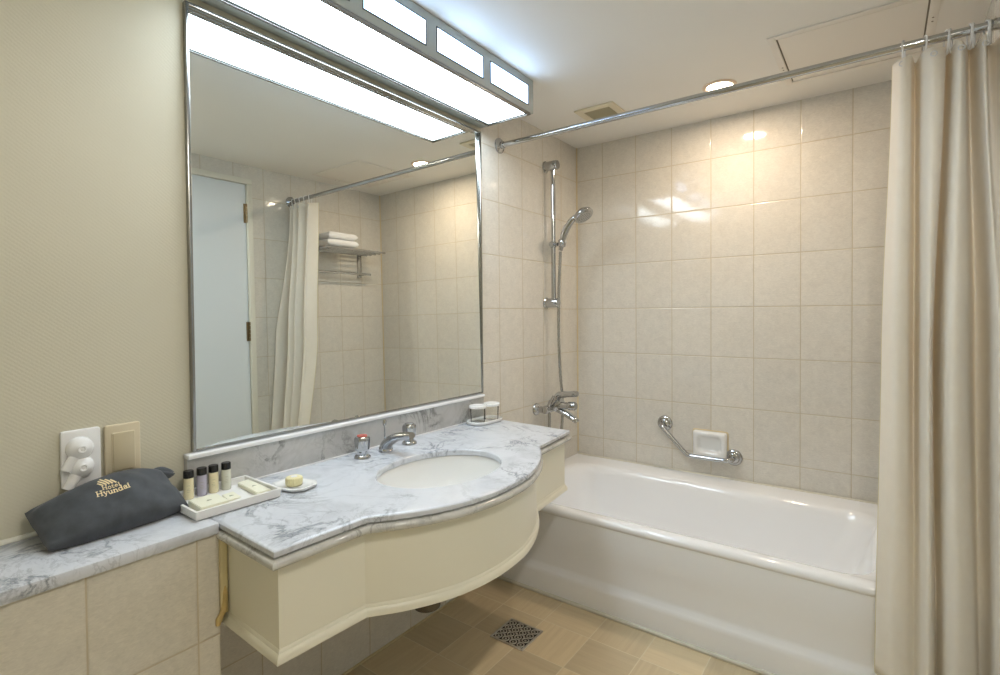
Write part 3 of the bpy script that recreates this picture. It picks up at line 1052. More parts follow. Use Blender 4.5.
hs = thing('hand_shower', 'chrome hand shower tilted up in the slider with a hanging hose', 'hand shower', (0.10, SY, 1.60))
bm = bmesh.new()
hp = catmull([(0.094, SY, 1.560), (0.103, SY, 1.600), (0.117, SY, 1.645), (0.138, SY, 1.684), (0.166, SY, 1.716), (0.190, SY, 1.731)], 6)
add_tube(bm, hp, [0.0105 + 0.007 * math.sin(PI * i / (len(hp) - 1)) + 0.002 * i / (len(hp) - 1) for i in range(len(hp))], 20)
obj('grip', bm, M['chrome'], hs, 60)
hd = Vector((0.56, -0.10, -0.82)).normalized()
hm = along(Vector((0.226, SY, 1.738)), hd)
bm = lathe([(0.0, -0.026), (0.016, -0.025), (0.034, -0.017), (0.049, -0.004), (0.054, 0.006), (0.053, 0.014), (0.047, 0.019), (0.0, 0.020)], 40, hm)
obj('spray_head', bm, M['chrome'], hs, 50)
bm = lathe([(0.0, 0.0225), (0.042, 0.0222), (0.044, 0.0202), (0.0, 0.0202)], 36, hm)
for r_, n_ in ((0.010, 6), (0.020, 12), (0.030, 18)):
    for k in range(n_):
        a = 2 * PI * k / n_
        add_lathe(bm, [(0.0016, 0.0222), (0.0014, 0.0242), (0.0, 0.0244)], 6, hm @ Matrix.Translation((r_ * math.cos(a), r_ * math.sin(a), 0)))
o = obj('spray_plate', bm, M['brushed'], hs, 40)
o['label'] = 'grey nozzle plate'
MXY, MXZ = -0.392, 0.735        # mixer body
hose = catmull([(0.0925, SY, 1.556), (0.088, SY + 0.004, 1.50), (0.078, SY + 0.008, 1.35), (0.074, SY + 0.010, 1.10), (0.080, SY + 0.014, 0.90), (0.091, SY + 0.018, 0.74), (0.086, SY + 0.004, 0.56), (0.072, SY - 0.022, 0.475),
                (0.062, SY - 0.048, 0.465), (0.058, SY - 0.064, 0.53), (0.059, SY - 0.070, 0.60), (0.060, SY - 0.070, 0.66), (0.060, SY - 0.070, 0.700)], 14)
rr_ = [0.0075 + 0.0008 * (i % 2) for i in range(len(hose))]
bm = tube(hose, rr_, 12)
obj('hose', bm, M['brushed'], hs, 60)

mxr = thing('bath_mixer', 'chrome wall-mounted bath mixer tap with lever and spout above the tub end', 'mixer tap', (0.0, MXY, MXZ))
for yy in (-0.470, -0.318):
    bm = bmesh.new()
    add_lathe(bm, [(0.0, 0.0), (0.032, 0.0), (0.032, 0.003), (0.026, 0.014), (0.016, 0.020), (0.013, 0.022), (0.013, 0.040), (0.0, 0.040)], 28, along((0.0008, yy, 0.722), (1, 0, 0)))
    obj('wall_flange', bm, M['chrome'], mxr, 40)
bm = bmesh.new()
add_lathe(bm, [(0.0, 0.0), (0.019, 0.0), (0.021, 0.004), (0.021, 0.172), (0.019, 0.176), (0.0, 0.176)], 28, along((0.058, -0.482, 0.724), (0, 1, 0)))
for yy in (-0.470, -0.318):
    add_lathe(bm, [(0.0, 0.0), (0.018, 0.0), (0.018, 0.018), (0.0, 0.018)], 6, along((0.030, yy, 0.722), (1, 0, 0)))
add_lathe(bm, [(0.0, 0.0), (0.033, 0.0), (0.035, 0.004), (0.034, 0.045), (0.029, 0.058), (0.0, 0.060)], 28, along((0.066, MXY, 0.728), (0.75, 0, 0.66)))
obj('mixer_body', bm, M['chrome'], mxr, 40)
bm = tube(catmull([(0.086, MXY, 0.782), (0.10, MXY, 0.796), (0.14, MXY, 0.802), (0.19, MXY, 0.808), (0.205, MXY, 0.809)], 5), [0.024] * 6 + [0.023] * 5 + [0.0215] * 5 + [0.020] * 4 + [0.016], 18, flat=(1.0, 0.75))
obj('lever', bm, M['chrome'], mxr, 50)
bm = lathe([(0.0, 0.0), (0.017, 0.0), (0.018, 0.004), (0.018, 0.07), (0.022, 0.074), (0.022, 0.108), (0.019, 0.114), (0.0, 0.115)], 24, along((0.090, MXY - 0.014, 0.742), (1, 0, 0.05)))
obj('diverter_knob', bm, M['chrome'], mxr, 40)
bm = tube(catmull([(0.070, MXY, 0.722), (0.10, MXY, 0.714), (0.14, MXY, 0.700), (0.175, MXY, 0.683), (0.195, MXY, 0.672), (0.203, MXY, 0.664)], 5), [0.021] * 6 + [0.022] * 8 + [0.021] * 6 + [0.018] * 6, 18, flat=(1.0, 0.75))
obj('spout', bm, M['chrome'], mxr, 50)
bm = tube([(0.048, -0.452, 0.712), (0.062, -0.448, 0.735), (0.092, -0.440, 0.795)], [0.015, 0.014, 0.010], 14, flat=(1.0, 0.7))
obj('side_lever', bm, M['chrome'], mxr, 50)

# ------------------------------------------------------------------ curtain rod, rings, curtain
RY, RZ = -0.780, 2.026
rod = thing('curtain_rod', 'long chrome shower curtain rod across the room just below the ceiling', 'curtain rod', (W / 2, RY, RZ))
obj('tube', tube([(0.004, RY, RZ), (W - 0.004, RY, RZ)], 0.0125, 24), M['chrome'], rod, 60)
for xx, dx in ((0.0008, 1), (W - 0.0008, -1)):
    bm = lathe([(0.0, 0.0), (0.036, 0.0), (0.036, 0.004), (0.031, 0.009), (0.020, 0.012), (0.0165, 0.014), (0.0165, 0.028), (0.0145, 0.030), (0.0, 0.030)], 32, along((xx, RY, RZ), (dx, 0, 0)))
    obj('flange', bm, M['chrome'], rod, 40)

# curtain folds: control points (x, y) from the free edge to the wall, at three heights
top_c = [(1.497, -0.738), (1.518, -0.800), (1.540, -0.792), (1.553, -0.735), (1.566, -0.790), (1.592, -0.822), (1.618, -0.800), (1.624, -0.730), (1.636, -0.795), (1.652, -0.820), (1.664, -0.790), (1.678, -0.728), (1.692, -0.795), (1.704, -0.812), (1.716, -0.745), (1.743, -0.780)]
mid_c = [(1.474, -0.790), (1.502, -0.860), (1.532, -0.846), (1.552, -0.780), (1.566, -0.842), (1.581, -0.885), (1.592, -0.850), (1.598, -0.750), (1.612, -0.855), (1.634, -0.895), (1.664, -0.862), (1.690, -0.770), (1.710, -0.800), (1.717, -0.900), (1.728, -0.925), (1.743, -0.885)]
bot_c = [(1.462, -0.925), (1.498, -0.955), (1.532, -0.950), (1.552, -0.925), (1.568, -0.945), (1.582, -0.965), (1.594, -0.945), (1.603, -0.892), (1.616, -0.950), (1.642, -0.975), (1.680, -0.955), (1.692, -0.900), (1.710, -0.925), (1.717, -0.985), (1.728, -1.005), (1.743, -0.975)]
ZT, ZM, ZB = 1.988, 1.10, 0.165
SUB = 8
tc = catmull([(a, b, 0) for a, b in top_c], SUB)
mc = catmull([(a, b, 0) for a, b in mid_c], SUB)
bc = catmull([(a, b, 0) for a, b in bot_c], SUB)
NZ = 60
bm = bmesh.new()
grid = []
ncol = len(tc)
for j in range(NZ + 1):
    f_ = j / NZ
    row = []
    for i in range(ncol):
        s_ = i / (ncol - 1)
        ztop = ZT + 0.004 * math.cos(s_ * 2 * PI * 7)
        zbot = ZB - 0.03 * min(1.0, s_ * 3.0)
        z = ztop + (zbot - ztop) * f_
        # quadratic blend of the three plans, with the top pleats dying out downwards
        if f_ < 0.48:
            q = f_ / 0.48
            q = q * q * (3 - 2 * q) * 0.75 + q * 0.25
            p = tc[i].lerp(mc[i], q)
        else:
            q = (f_ - 0.48) / 0.52
            q = q * q * (3 - 2 * q) * 0.6 + q * 0.4
            p = mc[i].lerp(bc[i], q)
        w_ = mnoise.noise(Vector((p.x * 9, z * 2.2, 1.7))) * 0.006 * min(1, f_ * 6)
        yy = p.y + w_
        if z < 0.75:       # the cloth hangs outside the tub rim
            lim = -0.873 + 0.12 * max(0.0, min(1.0, (z - 0.41) / 0.34))
            yy = lim - 0.012 * math.log(1 + math.exp(min(30, (lim - yy) / 0.012)))
        row.append(bm.verts.new((min(p.x, W - 0.004), yy, z)))
    grid.append(row)
for j in range(NZ):
    for i in range(ncol - 1):
        bm.faces.new((grid[j][i], grid[j][i + 1], grid[j + 1][i + 1], grid[j + 1][i]))
edge_pts = [tuple(grid[j][0].co) for j in range(0, NZ + 1)] + [tuple(v.co) for v in grid[-1][1:]]
band = []
for j in range(0, 3):
    band.append([Vector(v.co) for v in grid[j]])
cur = thing('shower_curtain', 'cream cloth shower curtain gathered at the right end of the rod', 'shower curtain', (1.60, -0.85, ZB))
for v in bm.verts:
    pass
o = obj('curtain_cloth', bm, M['curtain'], cur, 180)
sm = o.modifiers.new('cloth_thickness', 'SOLIDIFY')
sm.thickness = 0.0012
sm.offset = 0.0
bm = tube(edge_pts, 0.0016, 6)
o = obj('stitched_hem', bm, M['hem'], cur, 60)
for k, (ex, ey) in enumerate(((1.520, -0.8015), (1.592, -0.8235), (1.652, -0.8215), (1.704, -0.8135))):
    bm = bmesh.new()
    pr = [(ex + 0.007 * math.cos(2 * PI * q / 20), ey - 0.001, 1.968 + 0.007 * math.sin(2 * PI * q / 20)) for q in range(20)]
    add_tube(bm, pr, 0.0014, 8, closed=True)
    obj('eyelet', bm, M['white_plastic'], cur, 60)

ring_bm = bmesh.new()
pr = []
for k in range(28):
    a = 2 * PI * k / 28
    w_ = 0.0165 if math.sin(a) > 0 else 0.0135
    pr.append((0, w_ * math.cos(a), 0.0165 * math.sin(a) if math.sin(a) > 0 else 0.050 * math.sin(a)))
add_tube(ring_bm, pr, 0.0026, 10, closed=True)
ring0 = obj('curtain_ring', ring_bm, M['white_plastic'], None, 60)
ring_x = [1.524, 1.574, 1.622, 1.632, 1.672, 1.682, 1.708, 1.717]
ring_lab = ['white curtain ring at the free left end of the curtain, alone on the rod',
            'white curtain ring second from the free left end of the curtain',
            'white curtain ring third from the left, left one of the first close pair',
            'white curtain ring fourth from the left, right one of the first close pair',
            'white curtain ring fifth from the left, left one of the second close pair',
            'white curtain ring sixth from the left, right one of the second close pair',
            'white curtain ring seventh from the left, near the right image edge',
            'white curtain ring last at the right, closest to the wall flange']
for k, x in enumerate(ring_x):
    r_ = ring0 if k == 0 else ring0.copy()
    if k:
        COL.objects.link(r_)
    r_.location = (x, RY, RZ)
    r_.rotation_euler = (0, 0, (-0.25, 0.2, 0.35, -0.3, 0.3, -0.25, 0.3, -0.2)[k])
    tag(r_, ring_lab[k], 'curtain ring', 'white rings on the curtain rod')

# ------------------------------------------------------------------ towel rack and towels on the right wall (seen in the mirror)
rk = thing('towel_rack', 'chrome hotel towel rack on the wall opposite the shower, seen in the mirror', 'towel rack', (W, -0.43, 1.70))
for yy in (-0.225, -0.625):
    bm = bx((W - 0.012, yy - 0.018, 1.545), (W - 0.001, yy + 0.018, 1.730), 0.004)
    add_tube(bm, [(W - 0.008, yy, 1.716), (W - 0.235, yy, 1.716)], 0.008, 12)
    add_tube(bm, [(W - 0.008, yy, 1.565), (W - 0.085, yy, 1.565)], 0.007, 12)
    obj('bracket', bm, M['chrome'], rk, 40)
for xx in (0.030, 0.080, 0.130, 0.180, 0.235):
    obj('shelf_bar', tube([(W - xx, -0.69, 1.716), (W - xx, -0.170, 1.716)], 0.0075, 12), M['chrome'], rk, 60)
obj('towel_bar', tube([(W - 0.085, -0.68, 1.565), (W - 0.085, -0.185, 1.565)], 0.008, 12), M['chrome'], rk, 60)
for k, (z0, lab) in enumerate(((1.7275, 'folded white towel lying directly on the rack, lower of the two'), (1.776, 'folded white towel on top of the other folded towel'))):
    bm = bmesh.new()
    x0, x1, y0, y1 = W - 0.245, W - 0.035, -0.67 + 0.01 * k, -0.415 - 0.006 * k
    hh = 0.046
    nseg = 22
    loops = []
    for i in range(nseg):
        f_ = i / (nseg - 1)
        yy = y0 + (y1 - y0) * f_
        en = min(1.0, min(f_, 1 - f_) * 9)
        en = math.sqrt(max(0.02, 1 - (1 - en) ** 2))
        lp = []
        for q in rrect(x0, x1, -hh / 2 * en, hh / 2 * en, hh * 0.46 * en, 6):
            w_ = mnoise.noise(Vector((q[0] * 14, yy * 14, q[1] * 30 + k))) * 0.002
            lp.append((q[0], yy, z0 + hh / 2 + q[1] + w_))
        loops.append(lp)
    add_loft(bm, loops)
    tag(obj('towel', bm, M['towel'], None, 60), lab, 'towel', 'white towels on the rack')

# ------------------------------------------------------------------ floor drain
dr = thing('floor_drain', 'square metal floor drain with a ring pattern beside the tub', 'drain', (0.353, -1.172, 0.0))
rot = Matrix.Translation((0.353, -1.172, 0.0))
bm = bx((-0.073, -0.070, 0.0004), (0.073, 0.070, 0.0025), 0, 1, rot)
obj('base_plate', bm, M['drain_dark'], dr)
bm = bmesh.new()
for a, b in (((-0.075, -0.072), (-0.067, 0.072)), ((0.067, -0.072), (0.075, 0.072)), ((-0.067, -0.072), (0.067, -0.064)), ((-0.067, 0.064), (0.067, 0.072))):
    add_box(bm, (a[0], a[1], 0.0005), (b[0], b[1], 0.005), 0.001, 1, rot)
obj('rim', bm, M['drain_metal'], dr, 40)
bm = bmesh.new()
NR = 4
for i in range(NR):
    for j in range(NR):
        cx_, cy_ = -0.0503 + i * 0.0335, -0.048 + j * 0.032
        ring = [rot @ Vector((cx_ + 0.0125 * math.cos(2 * PI * k / 20), cy_ + 0.0125 * math.sin(2 * PI * k / 20), 0.0032)) for k in range(20)]
        add_tube(bm, ring, 0.0026, 6, closed=True)
        add_lathe(bm, [(0.0, 0.0045), (0.004, 0.0042), (0.0045, 0.0024)], 10, rot @ Matrix.Translation((cx_, cy_, 0)))
for i in range(NR + 1):
    for j in range(NR + 1):
        cx_, cy_ = -0.067 + i * 0.0335, -0.064 + j * 0.032
        if abs(cx_) < 0.066 and abs(cy_) < 0.063:
            add_box(bm, (-0.004, -0.004, 0.0024), (0.004, 0.004, 0.0042), 0, 1, rot @ Matrix.Translation((cx_, cy_, 0)) @ Matrix.Rotation(PI / 4, 4, 'Z'))
obj('grate', bm, M['drain_metal'], dr, 40)

# ------------------------------------------------------------------ wall plates
sw = thing('switch_plate', 'beige wall switch plate with one tall rocker, right of the white outlet', 'light switch', (0.0, -2.326, 0.91))
def yz_prism(y0, y1, z0, z1, r, x0, x1, bev):
    b_ = prism(rrect(y0, y1, z0, z1, r, 5), x0, x1, bev)
    bmesh.ops.transform(b_, matrix=Matrix(((0, 0, 1, 0), (1, 0, 0, 0), (0, 1, 0, 0), (0, 0, 0, 1))), verts=b_.verts[:])
    return b_
obj('plate', yz_prism(-2.364, -2.290, 0.846, 0.971, 0.006, 0.0008, 0.010, 0.004), M['beige_plastic'], sw, 40)
obj('rocker_frame', yz_prism(-2.350, -2.303, 0.860, 0.952, 0.003, 0.0100, 0.0125, 0.001), M['rocker_edge'], sw, 40)
obj('rocker', yz_prism(-2.3485, -2.3045, 0.8615, 0.9505, 0.002, 0.0126, 0.0150, 0.001), M['beige_rocker'], sw, 40)

ou = thing('outlet_plate', 'white wall outlet plate with two round raised covers, left of the beige switch', 'outlet', (0.0, -2.407, 0.905))
obj('plate', yz_prism(-2.445, -2.371, 0.842, 0.972, 0.006, 0.0008, 0.012, 0.004), M['white_plastic'], ou, 40)
for cy_, cz_, r_ in ((-2.412, 0.930, 0.026), (-2.410, 0.888, 0.024)):
    bm = lathe([(0.0, 0.021), (0.004, 0.0205), (0.0055, 0.0225), (0.008, 0.0225), (0.010, 0.020), (r_ * 0.75, 0.0165), (r_ * 0.95, 0.010), (r_, 0.004), (r_, -0.001), (0.0, -0.001)], 36, along((0.0122, cy_, cz_), (1, 0, 0)))
    h_ = obj('socket_cover', bm, M['white_plastic'], ou, 40)
    d_ = Vector((0.0, -0.52, -0.85)).normalized()
    bm = tube([Vector((0.017, cy_, cz_)) + d_ * 0.014, Vector((0.019, cy_, cz_)) + d_ * 0.03, Vector((0.0195, cy_, cz_)) + d_ * 0.052], [0.013, 0.0125, 0.0115], 18, flat=(0.8, 0.95))
    o = obj('cover_neck', bm, M['white_plastic'], h_, 60)

# ------------------------------------------------------------------ amenities tray
tr = Matrix.Translation((0.122, -2.148, 0.7556)) @ Matrix.Rotation(math.radians(-1.5), 4, 'Z')
tray = thing('amenity_tray', 'white rectangular tray holding toiletries on the marble ledge', 'tray', (0.126, -2.142, 0.7556))
bm = bmesh.new()
hx_, hy_ = 0.093, 0.103
def t3(loop, z):
    return [tr @ Vector((p[0], p[1], z)) for p in loop]
add_loft(bm, [t3(rrect(-hx_ + .004, hx_ - .004, -hy_ + .004, hy_ - .004, 0.003, 3), 0.0), t3(rrect(-hx_, hx_, -hy_, hy_, 0.004, 3), 0.003), t3(rrect(-hx_ - .002, hx_ + .002, -hy_ - .002, hy_ + .002, 0.004, 3), 0.0215),
              t3(rrect(-hx_ - .001, hx_ + .001, -hy_ - .001, hy_ + .001, 0.004, 3), 0.0225), t3(rrect(-hx_ + .004, hx_ - .004, -hy_ + .004, hy_ - .004, 0.003, 3), 0.0225), t3(rrect(-hx_ + .005, hx_ - .005, -hy_ + .005, hy_ - .005, 0.003, 3), 0.0215),
              t3(rrect(-hx_ + .006, hx_ - .006, -hy_ + .006, hy_ - .006, 0.003, 3), 0.005)])
obj('tray_body', bm, M['paper_white'], tray, 30)
ZTR = 0.7608
bottles = (((0.050, -2.200), 'lotion_cream', 'small black-capped bottle of cream lotion, leftmost on the tray'),
           ((0.050, -2.168), 'lotion_lavender', 'small black-capped bottle of lavender liquid on the tray'),
           ((0.051, -2.139), 'lotion_cream', 'small black-capped cream bottle right of the lavender one on the tray'),
           ((0.053, -2.107), 'lotion_pale', 'small black-capped bottle of pale grey liquid, rightmost on the tray'))
proto = None
for (bx_, by_), mt, lab in bottles:
    t = thing('toiletry_bottle', lab, 'bottle', (bx_, by_, ZTR), 'toiletry bottles on the tray')
    Tm = Matrix.Translation((bx_, by_, ZTR))
    obj('bottle_body', lathe([(0.0, 0.0), (0.0105, 0.0), (0.0118, 0.0015), (0.0118, 0.050), (0.0112, 0.0525), (0.0095, 0.054), (0.0, 0.054)], 28, Tm), M[mt], t, 40)
    bm = lathe([(0.0, 0.0541), (0.0112, 0.0541), (0.0118, 0.0548), (0.0118, 0.0705), (0.0108, 0.0722), (0.0, 0.0725)], 28, Tm)
    obj('cap', bm, M['black_cap'], t, 40)
    bm = bmesh.new()
    aa = math.atan2(by_ * 0 - 0.62, 1.4)
    for z_, w_ in ((0.020, 0.28), (0.024, 0.36), (0.028, 0.22), (0.036, 0.3)):
        pts = [(bx_ + 0.01195 * math.cos(aa + w_ * (q / 4 - 1)), by_ + 0.01195 * math.sin(aa + w_ * (q / 4 - 1)), ZTR + z_) for q in range(9)]
        add_tube(bm, pts, 0.0004, 4)
    obj('print', bm, M['ink'], t)

def carton(pts, z0, z1, lab, name='soap_carton', mat='carton', mark=True, cat='carton'):
    pts = [(p[0] - 0.005, p[1] - 0.0035) for p in pts]
    c_ = Vector((sum(p[0] for p in pts) / 4, sum(p[1] for p in pts) / 4, z0))
    t = thing(name, lab, cat, c_)
    bm = bmesh.new()
    add_loft(bm, [[(p[0], p[1], z) for p in pts] for z in (z0, z1)])
    bmesh.ops.recalc_face_normals(bm, faces=bm.faces[:])
    bmesh.ops.bevel(bm, geom=bm.edges[:], offset=min(0.0015, (z1 - z0) * 0.3), segments=2, affect='EDGES')
    obj('box', bm, M[mat], t, 40)
    if mark:
        bm = bmesh.new()
        ax = (Vector(pts[1]) - Vector(pts[0])).normalized()
        ay = Vector((-ax.y, ax.x))
        for k in range(3):
            w_ = 0.006 - 0.0015 * k
            p_ = Vector((c_.x, c_.y)) + ay * (0.003 * (k - 1))
            add_box(bm, (-w_, -0.0005, 0), (w_, 0.0005, 0.0003), 0, 1, Matrix(((ax.x, ay.x, 0, p_.x), (ax.y, ay.y, 0, p_.y), (0, 0, 1, z1 + 0.0001), (0, 0, 0, 1))))
        obj('print', bm, M['ink'], t)
    return t

carton([(0.206, -2.234), (0.209, -2.169), (0.128, -2.163), (0.125, -2.228)], ZTR, ZTR + 0.020, 'pale yellow soap carton at the front left of the tray')
carton([(0.163, -2.150), (0.160, -2.116), (0.104, -2.108), (0.107, -2.139)], ZTR, ZTR + 0.004, 'small flat pale sachet in the middle of the tray', 'toiletry_sachet', 'carton', True, 'sachet')
carton([(0.192, -2.090), (0.189, -2.052), (0.060, -2.040), (0.063, -2.076)], ZTR, ZTR + 0.011, 'long slim pale yellow carton at the right end of the tray')

# white saucer with a round wrapped soap
sdm = Matrix.Translation((0.174, -1.982, 0.7556)) @ Matrix.Rotation(math.radians(12), 4, 'Z')
def octo(a, b, c):
    return [(-a + c, -b), (a - c, -b), (a, -b + c), (a, b - c), (a - c, b), (-a + c, b), (-a, b - c), (-a, -b + c)]
bm = bmesh.new()
def s3(l, z):
    return [sdm @ Vector((p[0], p[1], z)) for p in l]
add_loft(bm, [s3(octo(0.052, 0.038, 0.020), 0.0), s3(octo(0.058, 0.043, 0.022), 0.003), s3(octo(0.060, 0.045, 0.022), 0.009), s3(octo(0.057, 0.042, 0.022), 0.0105), s3(octo(0.050, 0.035, 0.019), 0.008), s3(octo(0.046, 0.031, 0.018), 0.006)])
tag(obj('soap_saucer', bm, M['china'], None, 50), 'white eight-sided soap saucer right of the toiletry tray', 'soap dish')
so = thing('round_soap', 'round pleat-wrapped pale yellow soap on the white saucer', 'soap', (0.176, -1.984, 0.7618))
bm = bmesh.new()
def pl(r, z, amp, n=96):
    return [(0.176 + (r + amp * math.cos(24 * a)) * math.cos(a), -1.984 + (r + amp * math.cos(24 * a)) * math.sin(a), 0.7618 + z) for a in [2 * PI * k / n for k in range(n)]]
add_loft(bm, [pl(0.018, 0.0, 0), pl(0.0215, 0.003, 0.0006), pl(0.022, 0.018, 0.0007), pl(0.0212, 0.0215, 0.0006), pl(0.018, 0.0232, 0.0004), pl(0.009, 0.0230, 0)])
obj('wrapped_cake', bm, M['soap'], so, 50)
bm = lathe([(0.0, 0.0244), (0.0085, 0.0242), (0.0090, 0.0232), (0.0, 0.0232)], 24, Matrix.Translation((0.176, -1.984, 0.7618)))
o = obj('sticker', bm, M['paper_white'], so, 40)
o['label'] = 'white round seal'

# ------------------------------------------------------------------ two covered glasses on a white tray
gt = Matrix.Translation((0.078, -1.008, 0.7556)) @ Matrix.Rotation(math.radians(-3), 4, 'Z')
GC = [gt @ Vector((-0.004, -0.041, 0)), gt @ Vector((0.004, 0.041, 0))]
bm = bmesh.new()
def g3(a, b, r, z):
    return [gt @ Vector((p[0], p[1], z)) for p in rrect(-a, a, -b, b, r, 8)]
add_loft(bm, [g3(0.046, 0.088, 0.044, 0.0), g3(0.050, 0.092, 0.048, 0.003), g3(0.051, 0.093, 0.049, 0.012), g3(0.049, 0.091, 0.047, 0.014), g3(0.046, 0.088, 0.044, 0.013), g3(0.043, 0.085, 0.041, 0.007)])
tag(obj('glass_tray', bm, M['china'], None, 50), 'white oval tray under the two glasses by the mirror corner', 'tray')
for k, (c_, lab) in enumerate(zip(GC, ('clear tumbler with a white paper lid, nearer of the two on the oval tray', 'clear tumbler with a white paper lid, farther of the two on the oval tray'))):
    z0 = 0.7628
    t = thing('tumbler', lab, 'glass', (c_.x, c_.y, z0), 'covered glasses on the oval tray')
    Tm = Matrix.Translation((c_.x, c_.y, z0))
    obj('glass_body', lathe([(0.0, 0.0), (0.029, 0.0), (0.030, 0.002), (0.0325, 0.066), (0.0310, 0.066), (0.0287, 0.006), (0.0, 0.005)], 36, Tm), M['glass'], t, 50)
    bm = bmesh.new()
    nn = 72
    def lr(r, z, amp):
        return [(c_.x + (r + amp * math.cos(18 * a)) * math.cos(a), c_.y + (r + amp * math.cos(18 * a)) * math.sin(a), z0 + z) for a in [2 * PI * q / nn for q in range(nn)]]
    add_loft(bm, [lr(0.0332, 0.060, 0), lr(0.0365, 0.060, 0.0006), lr(0.0375, 0.065, 0.0006), lr(0.036, 0.0705, 0.0003), lr(0.030, 0.0725, 0), lr(0.026, 0.0705, 0), lr(0.012, 0.070, 0)], False, True)
    obj('paper_lid', bm, M['white_plastic'], t, 50)

# ------------------------------------------------------------------ charcoal pouch with gold print
pch = thing('fabric_pouch', 'charcoal fabric pouch with gold lettering and emblem lying on the marble ledge', 'pouch', (0.08, -2.37, 0.7556))
LF, LB = Vector((0.146, -2.500, 0.764)), Vector((0.024, -2.510, 0.815))     # left seam: front-bottom, back-top
RF, RB = Vector((0.128, -2.232, 0.766)), Vector((0.020, -2.252, 0.838))     # right seam
NU, NV = 56, 48
bm = bmesh.new()
rings = []
for i in range(NU + 1):
    u_ = i / NU
    f_, b_ = LF.lerp(RF, u_), LB.lerp(RB, u_)
    bow = math.sin(PI * u_)
    b_ = b_ + Vector((0.0, 0, 0.022 * math.sin(PI * u_ ** 1.5) ** 0.8))
    f_ = f_ + Vector((0.006 * bow, 0, -0.006 * bow))
    ax = b_ - f_
    c_ = (f_ + b_) / 2
    wn = ax.normalized()
    nn = Vector((0, 1, 0)).cross(wn).normalized()
    if nn.x < 0:
        nn = -nn
    th = 0.046 * (min(1.0, math.sin(PI * u_) ** 0.55 * 1.02)) + 0.0015
    ring = []
    for k in range(NV):
        a = 2 * PI * k / NV
        ca, sa = math.cos(a), math.sin(a)
        rx = math.copysign(abs(ca) ** 0.80, ca)
        ry = math.copysign(abs(sa) ** 0.90, sa)
        p = c_ + wn * (ax.length / 2 * rx) + nn * (th * ry)
        q = Vector((p.x * 22, p.y * 16, p.z * 22))
        endw = 1.0 - bow ** 0.5
        wr = mnoise.noise(q) * 0.0075 + mnoise.noise(q * 2.3) * 0.0028
        fold = math.sin(7.0 * a + 9 * u_) * 0.006 * max(0, endw) * (1 if 0.02 < u_ < 0.98 else 0)
        crease = -0.006 * math.exp(-((u_ - 0.50 - 0.10 * ca) / 0.035) ** 2) * max(0, -ca) ** 0.7 * (0.5 + 0.5 * sa)
        p = p + nn * ((wr * abs(ry) + fold * abs(ry)) + crease)
        p.z = max(p.z, 0.7562)
        p.x = max(p.x, 0.0235 if p.y > -2.45 else 0.0235)
        ring.append(bm.verts.new(p))
    rings.append(ring)
for i in range(NU):
    for k in range(NV):
        k2 = (k + 1) % NV
        bm.faces.new((rings[i][k], rings[i][k2], rings[i + 1][k2], rings[i + 1][k]))
bm.faces.new(rings[0][::-1])
bm.faces.new(rings[-1])
bmesh.ops.recalc_face_normals(bm, faces=bm.faces[:])
bvh = BVHTree.FromBMesh(bm)
obj('pouch_body', bm, M['pouch'], pch, 180)
# gathered drawstring end at the back right
bm = bmesh.new()
loops = []
for i in range(9):
    f_ = i / 8
    c_ = Vector((0.034, -2.275 + 0.045 * f_, 0.842 - 0.012 * f_))
    r_ = 0.010 + 0.007 * math.sin(PI * min(1, f_ * 1.1)) - (0.004 if i == 8 else 0)
    loops.append([c_ + Vector((r_ * (0.8 + 0.2 * math.cos(5 * a)) * math.cos(a) * 0.9, 0.004 * math.cos(3 * a), r_ * (0.85 + 0.15 * math.cos(4 * a)) * math.sin(a))) for a in [2 * PI * k / 24 for k in range(24)]])
add_loft(bm, loops)
obj('gathered_end', bm, M['pouch'], pch, 180)

# gold emblem and lettering, laid on the cloth
anchor_guess = Vector((0.085, -2.377, 0.850))
loc_, nor_, _, _ = bvh.find_nearest(anchor_guess)
ref_n = Vector((0.62, -0.08, 0.78)).normalized()
ex = Vector((0.0, 1.0, 0.0))
ex = (ex - ref_n * ex.dot(ref_n)).normalized()
ey = ref_n.cross(ex).normalized()
US = 0.131 / 1000          # units -> metres
UY = 1.25                  # lettering is a little taller than it looks from the camera
def on_cloth(r_, u_, lift=0.0009):
    base = loc_ + ex * ((r_ - 117) * US) + ey * ((u_ - 5) * US * UY)
    hit = bvh.ray_cast(base + ref_n * 0.05, -ref_n, 0.12)
    p = hit[0] if hit[0] is not None else base
    return p + ref_n * lift

def add_stroke(bm, p0, p1, w, cut=6):
    """a flat bar from p0 to p1 in emblem units"""
    a, b = Vector(p0), Vector(p1)
    d = (b - a).normalized()
    s = Vector((-d.y, d.x)) * (w / 2)
    top, bot = [], []
    for k in range(cut + 1):
        c = a.lerp(b, k / cut)
        for sgn in (1, -1):
            q = c + s * sgn
            top.append(bm.verts.new(on_cloth(q.x, q.y)))
            bot.append(bm.verts.new(on_cloth(q.x, q.y, -0.0004)))
    for k in range(cut):
        i = 2 * k
        bm.faces.new((top[i], top[i + 1], top[i + 3], top[i + 2]))
        bm.faces.new((bot[i], bot[i + 2], bot[i + 3], bot[i + 1]))
        bm.faces.new((top[i], top[i + 2], bot[i + 2], bot[i]))
        bm.faces.new((top[i + 1], bot[i + 1], bot[i + 3], top[i + 3]))
    bm.faces.new((top[0], bot[0], bot[1], top[1]))
    bm.faces.new((top[-1], bot[-1], bot[-2], top[-2]))

def add_poly(bm, pts, w):
    for p0, p1 in zip(pts, pts[1:]):
        d = (Vector(p1) - Vector(p0)).normalized() * (w * 0.30)
        add_stroke(bm, Vector(p0) - d, Vector(p1) + d, w, 2)

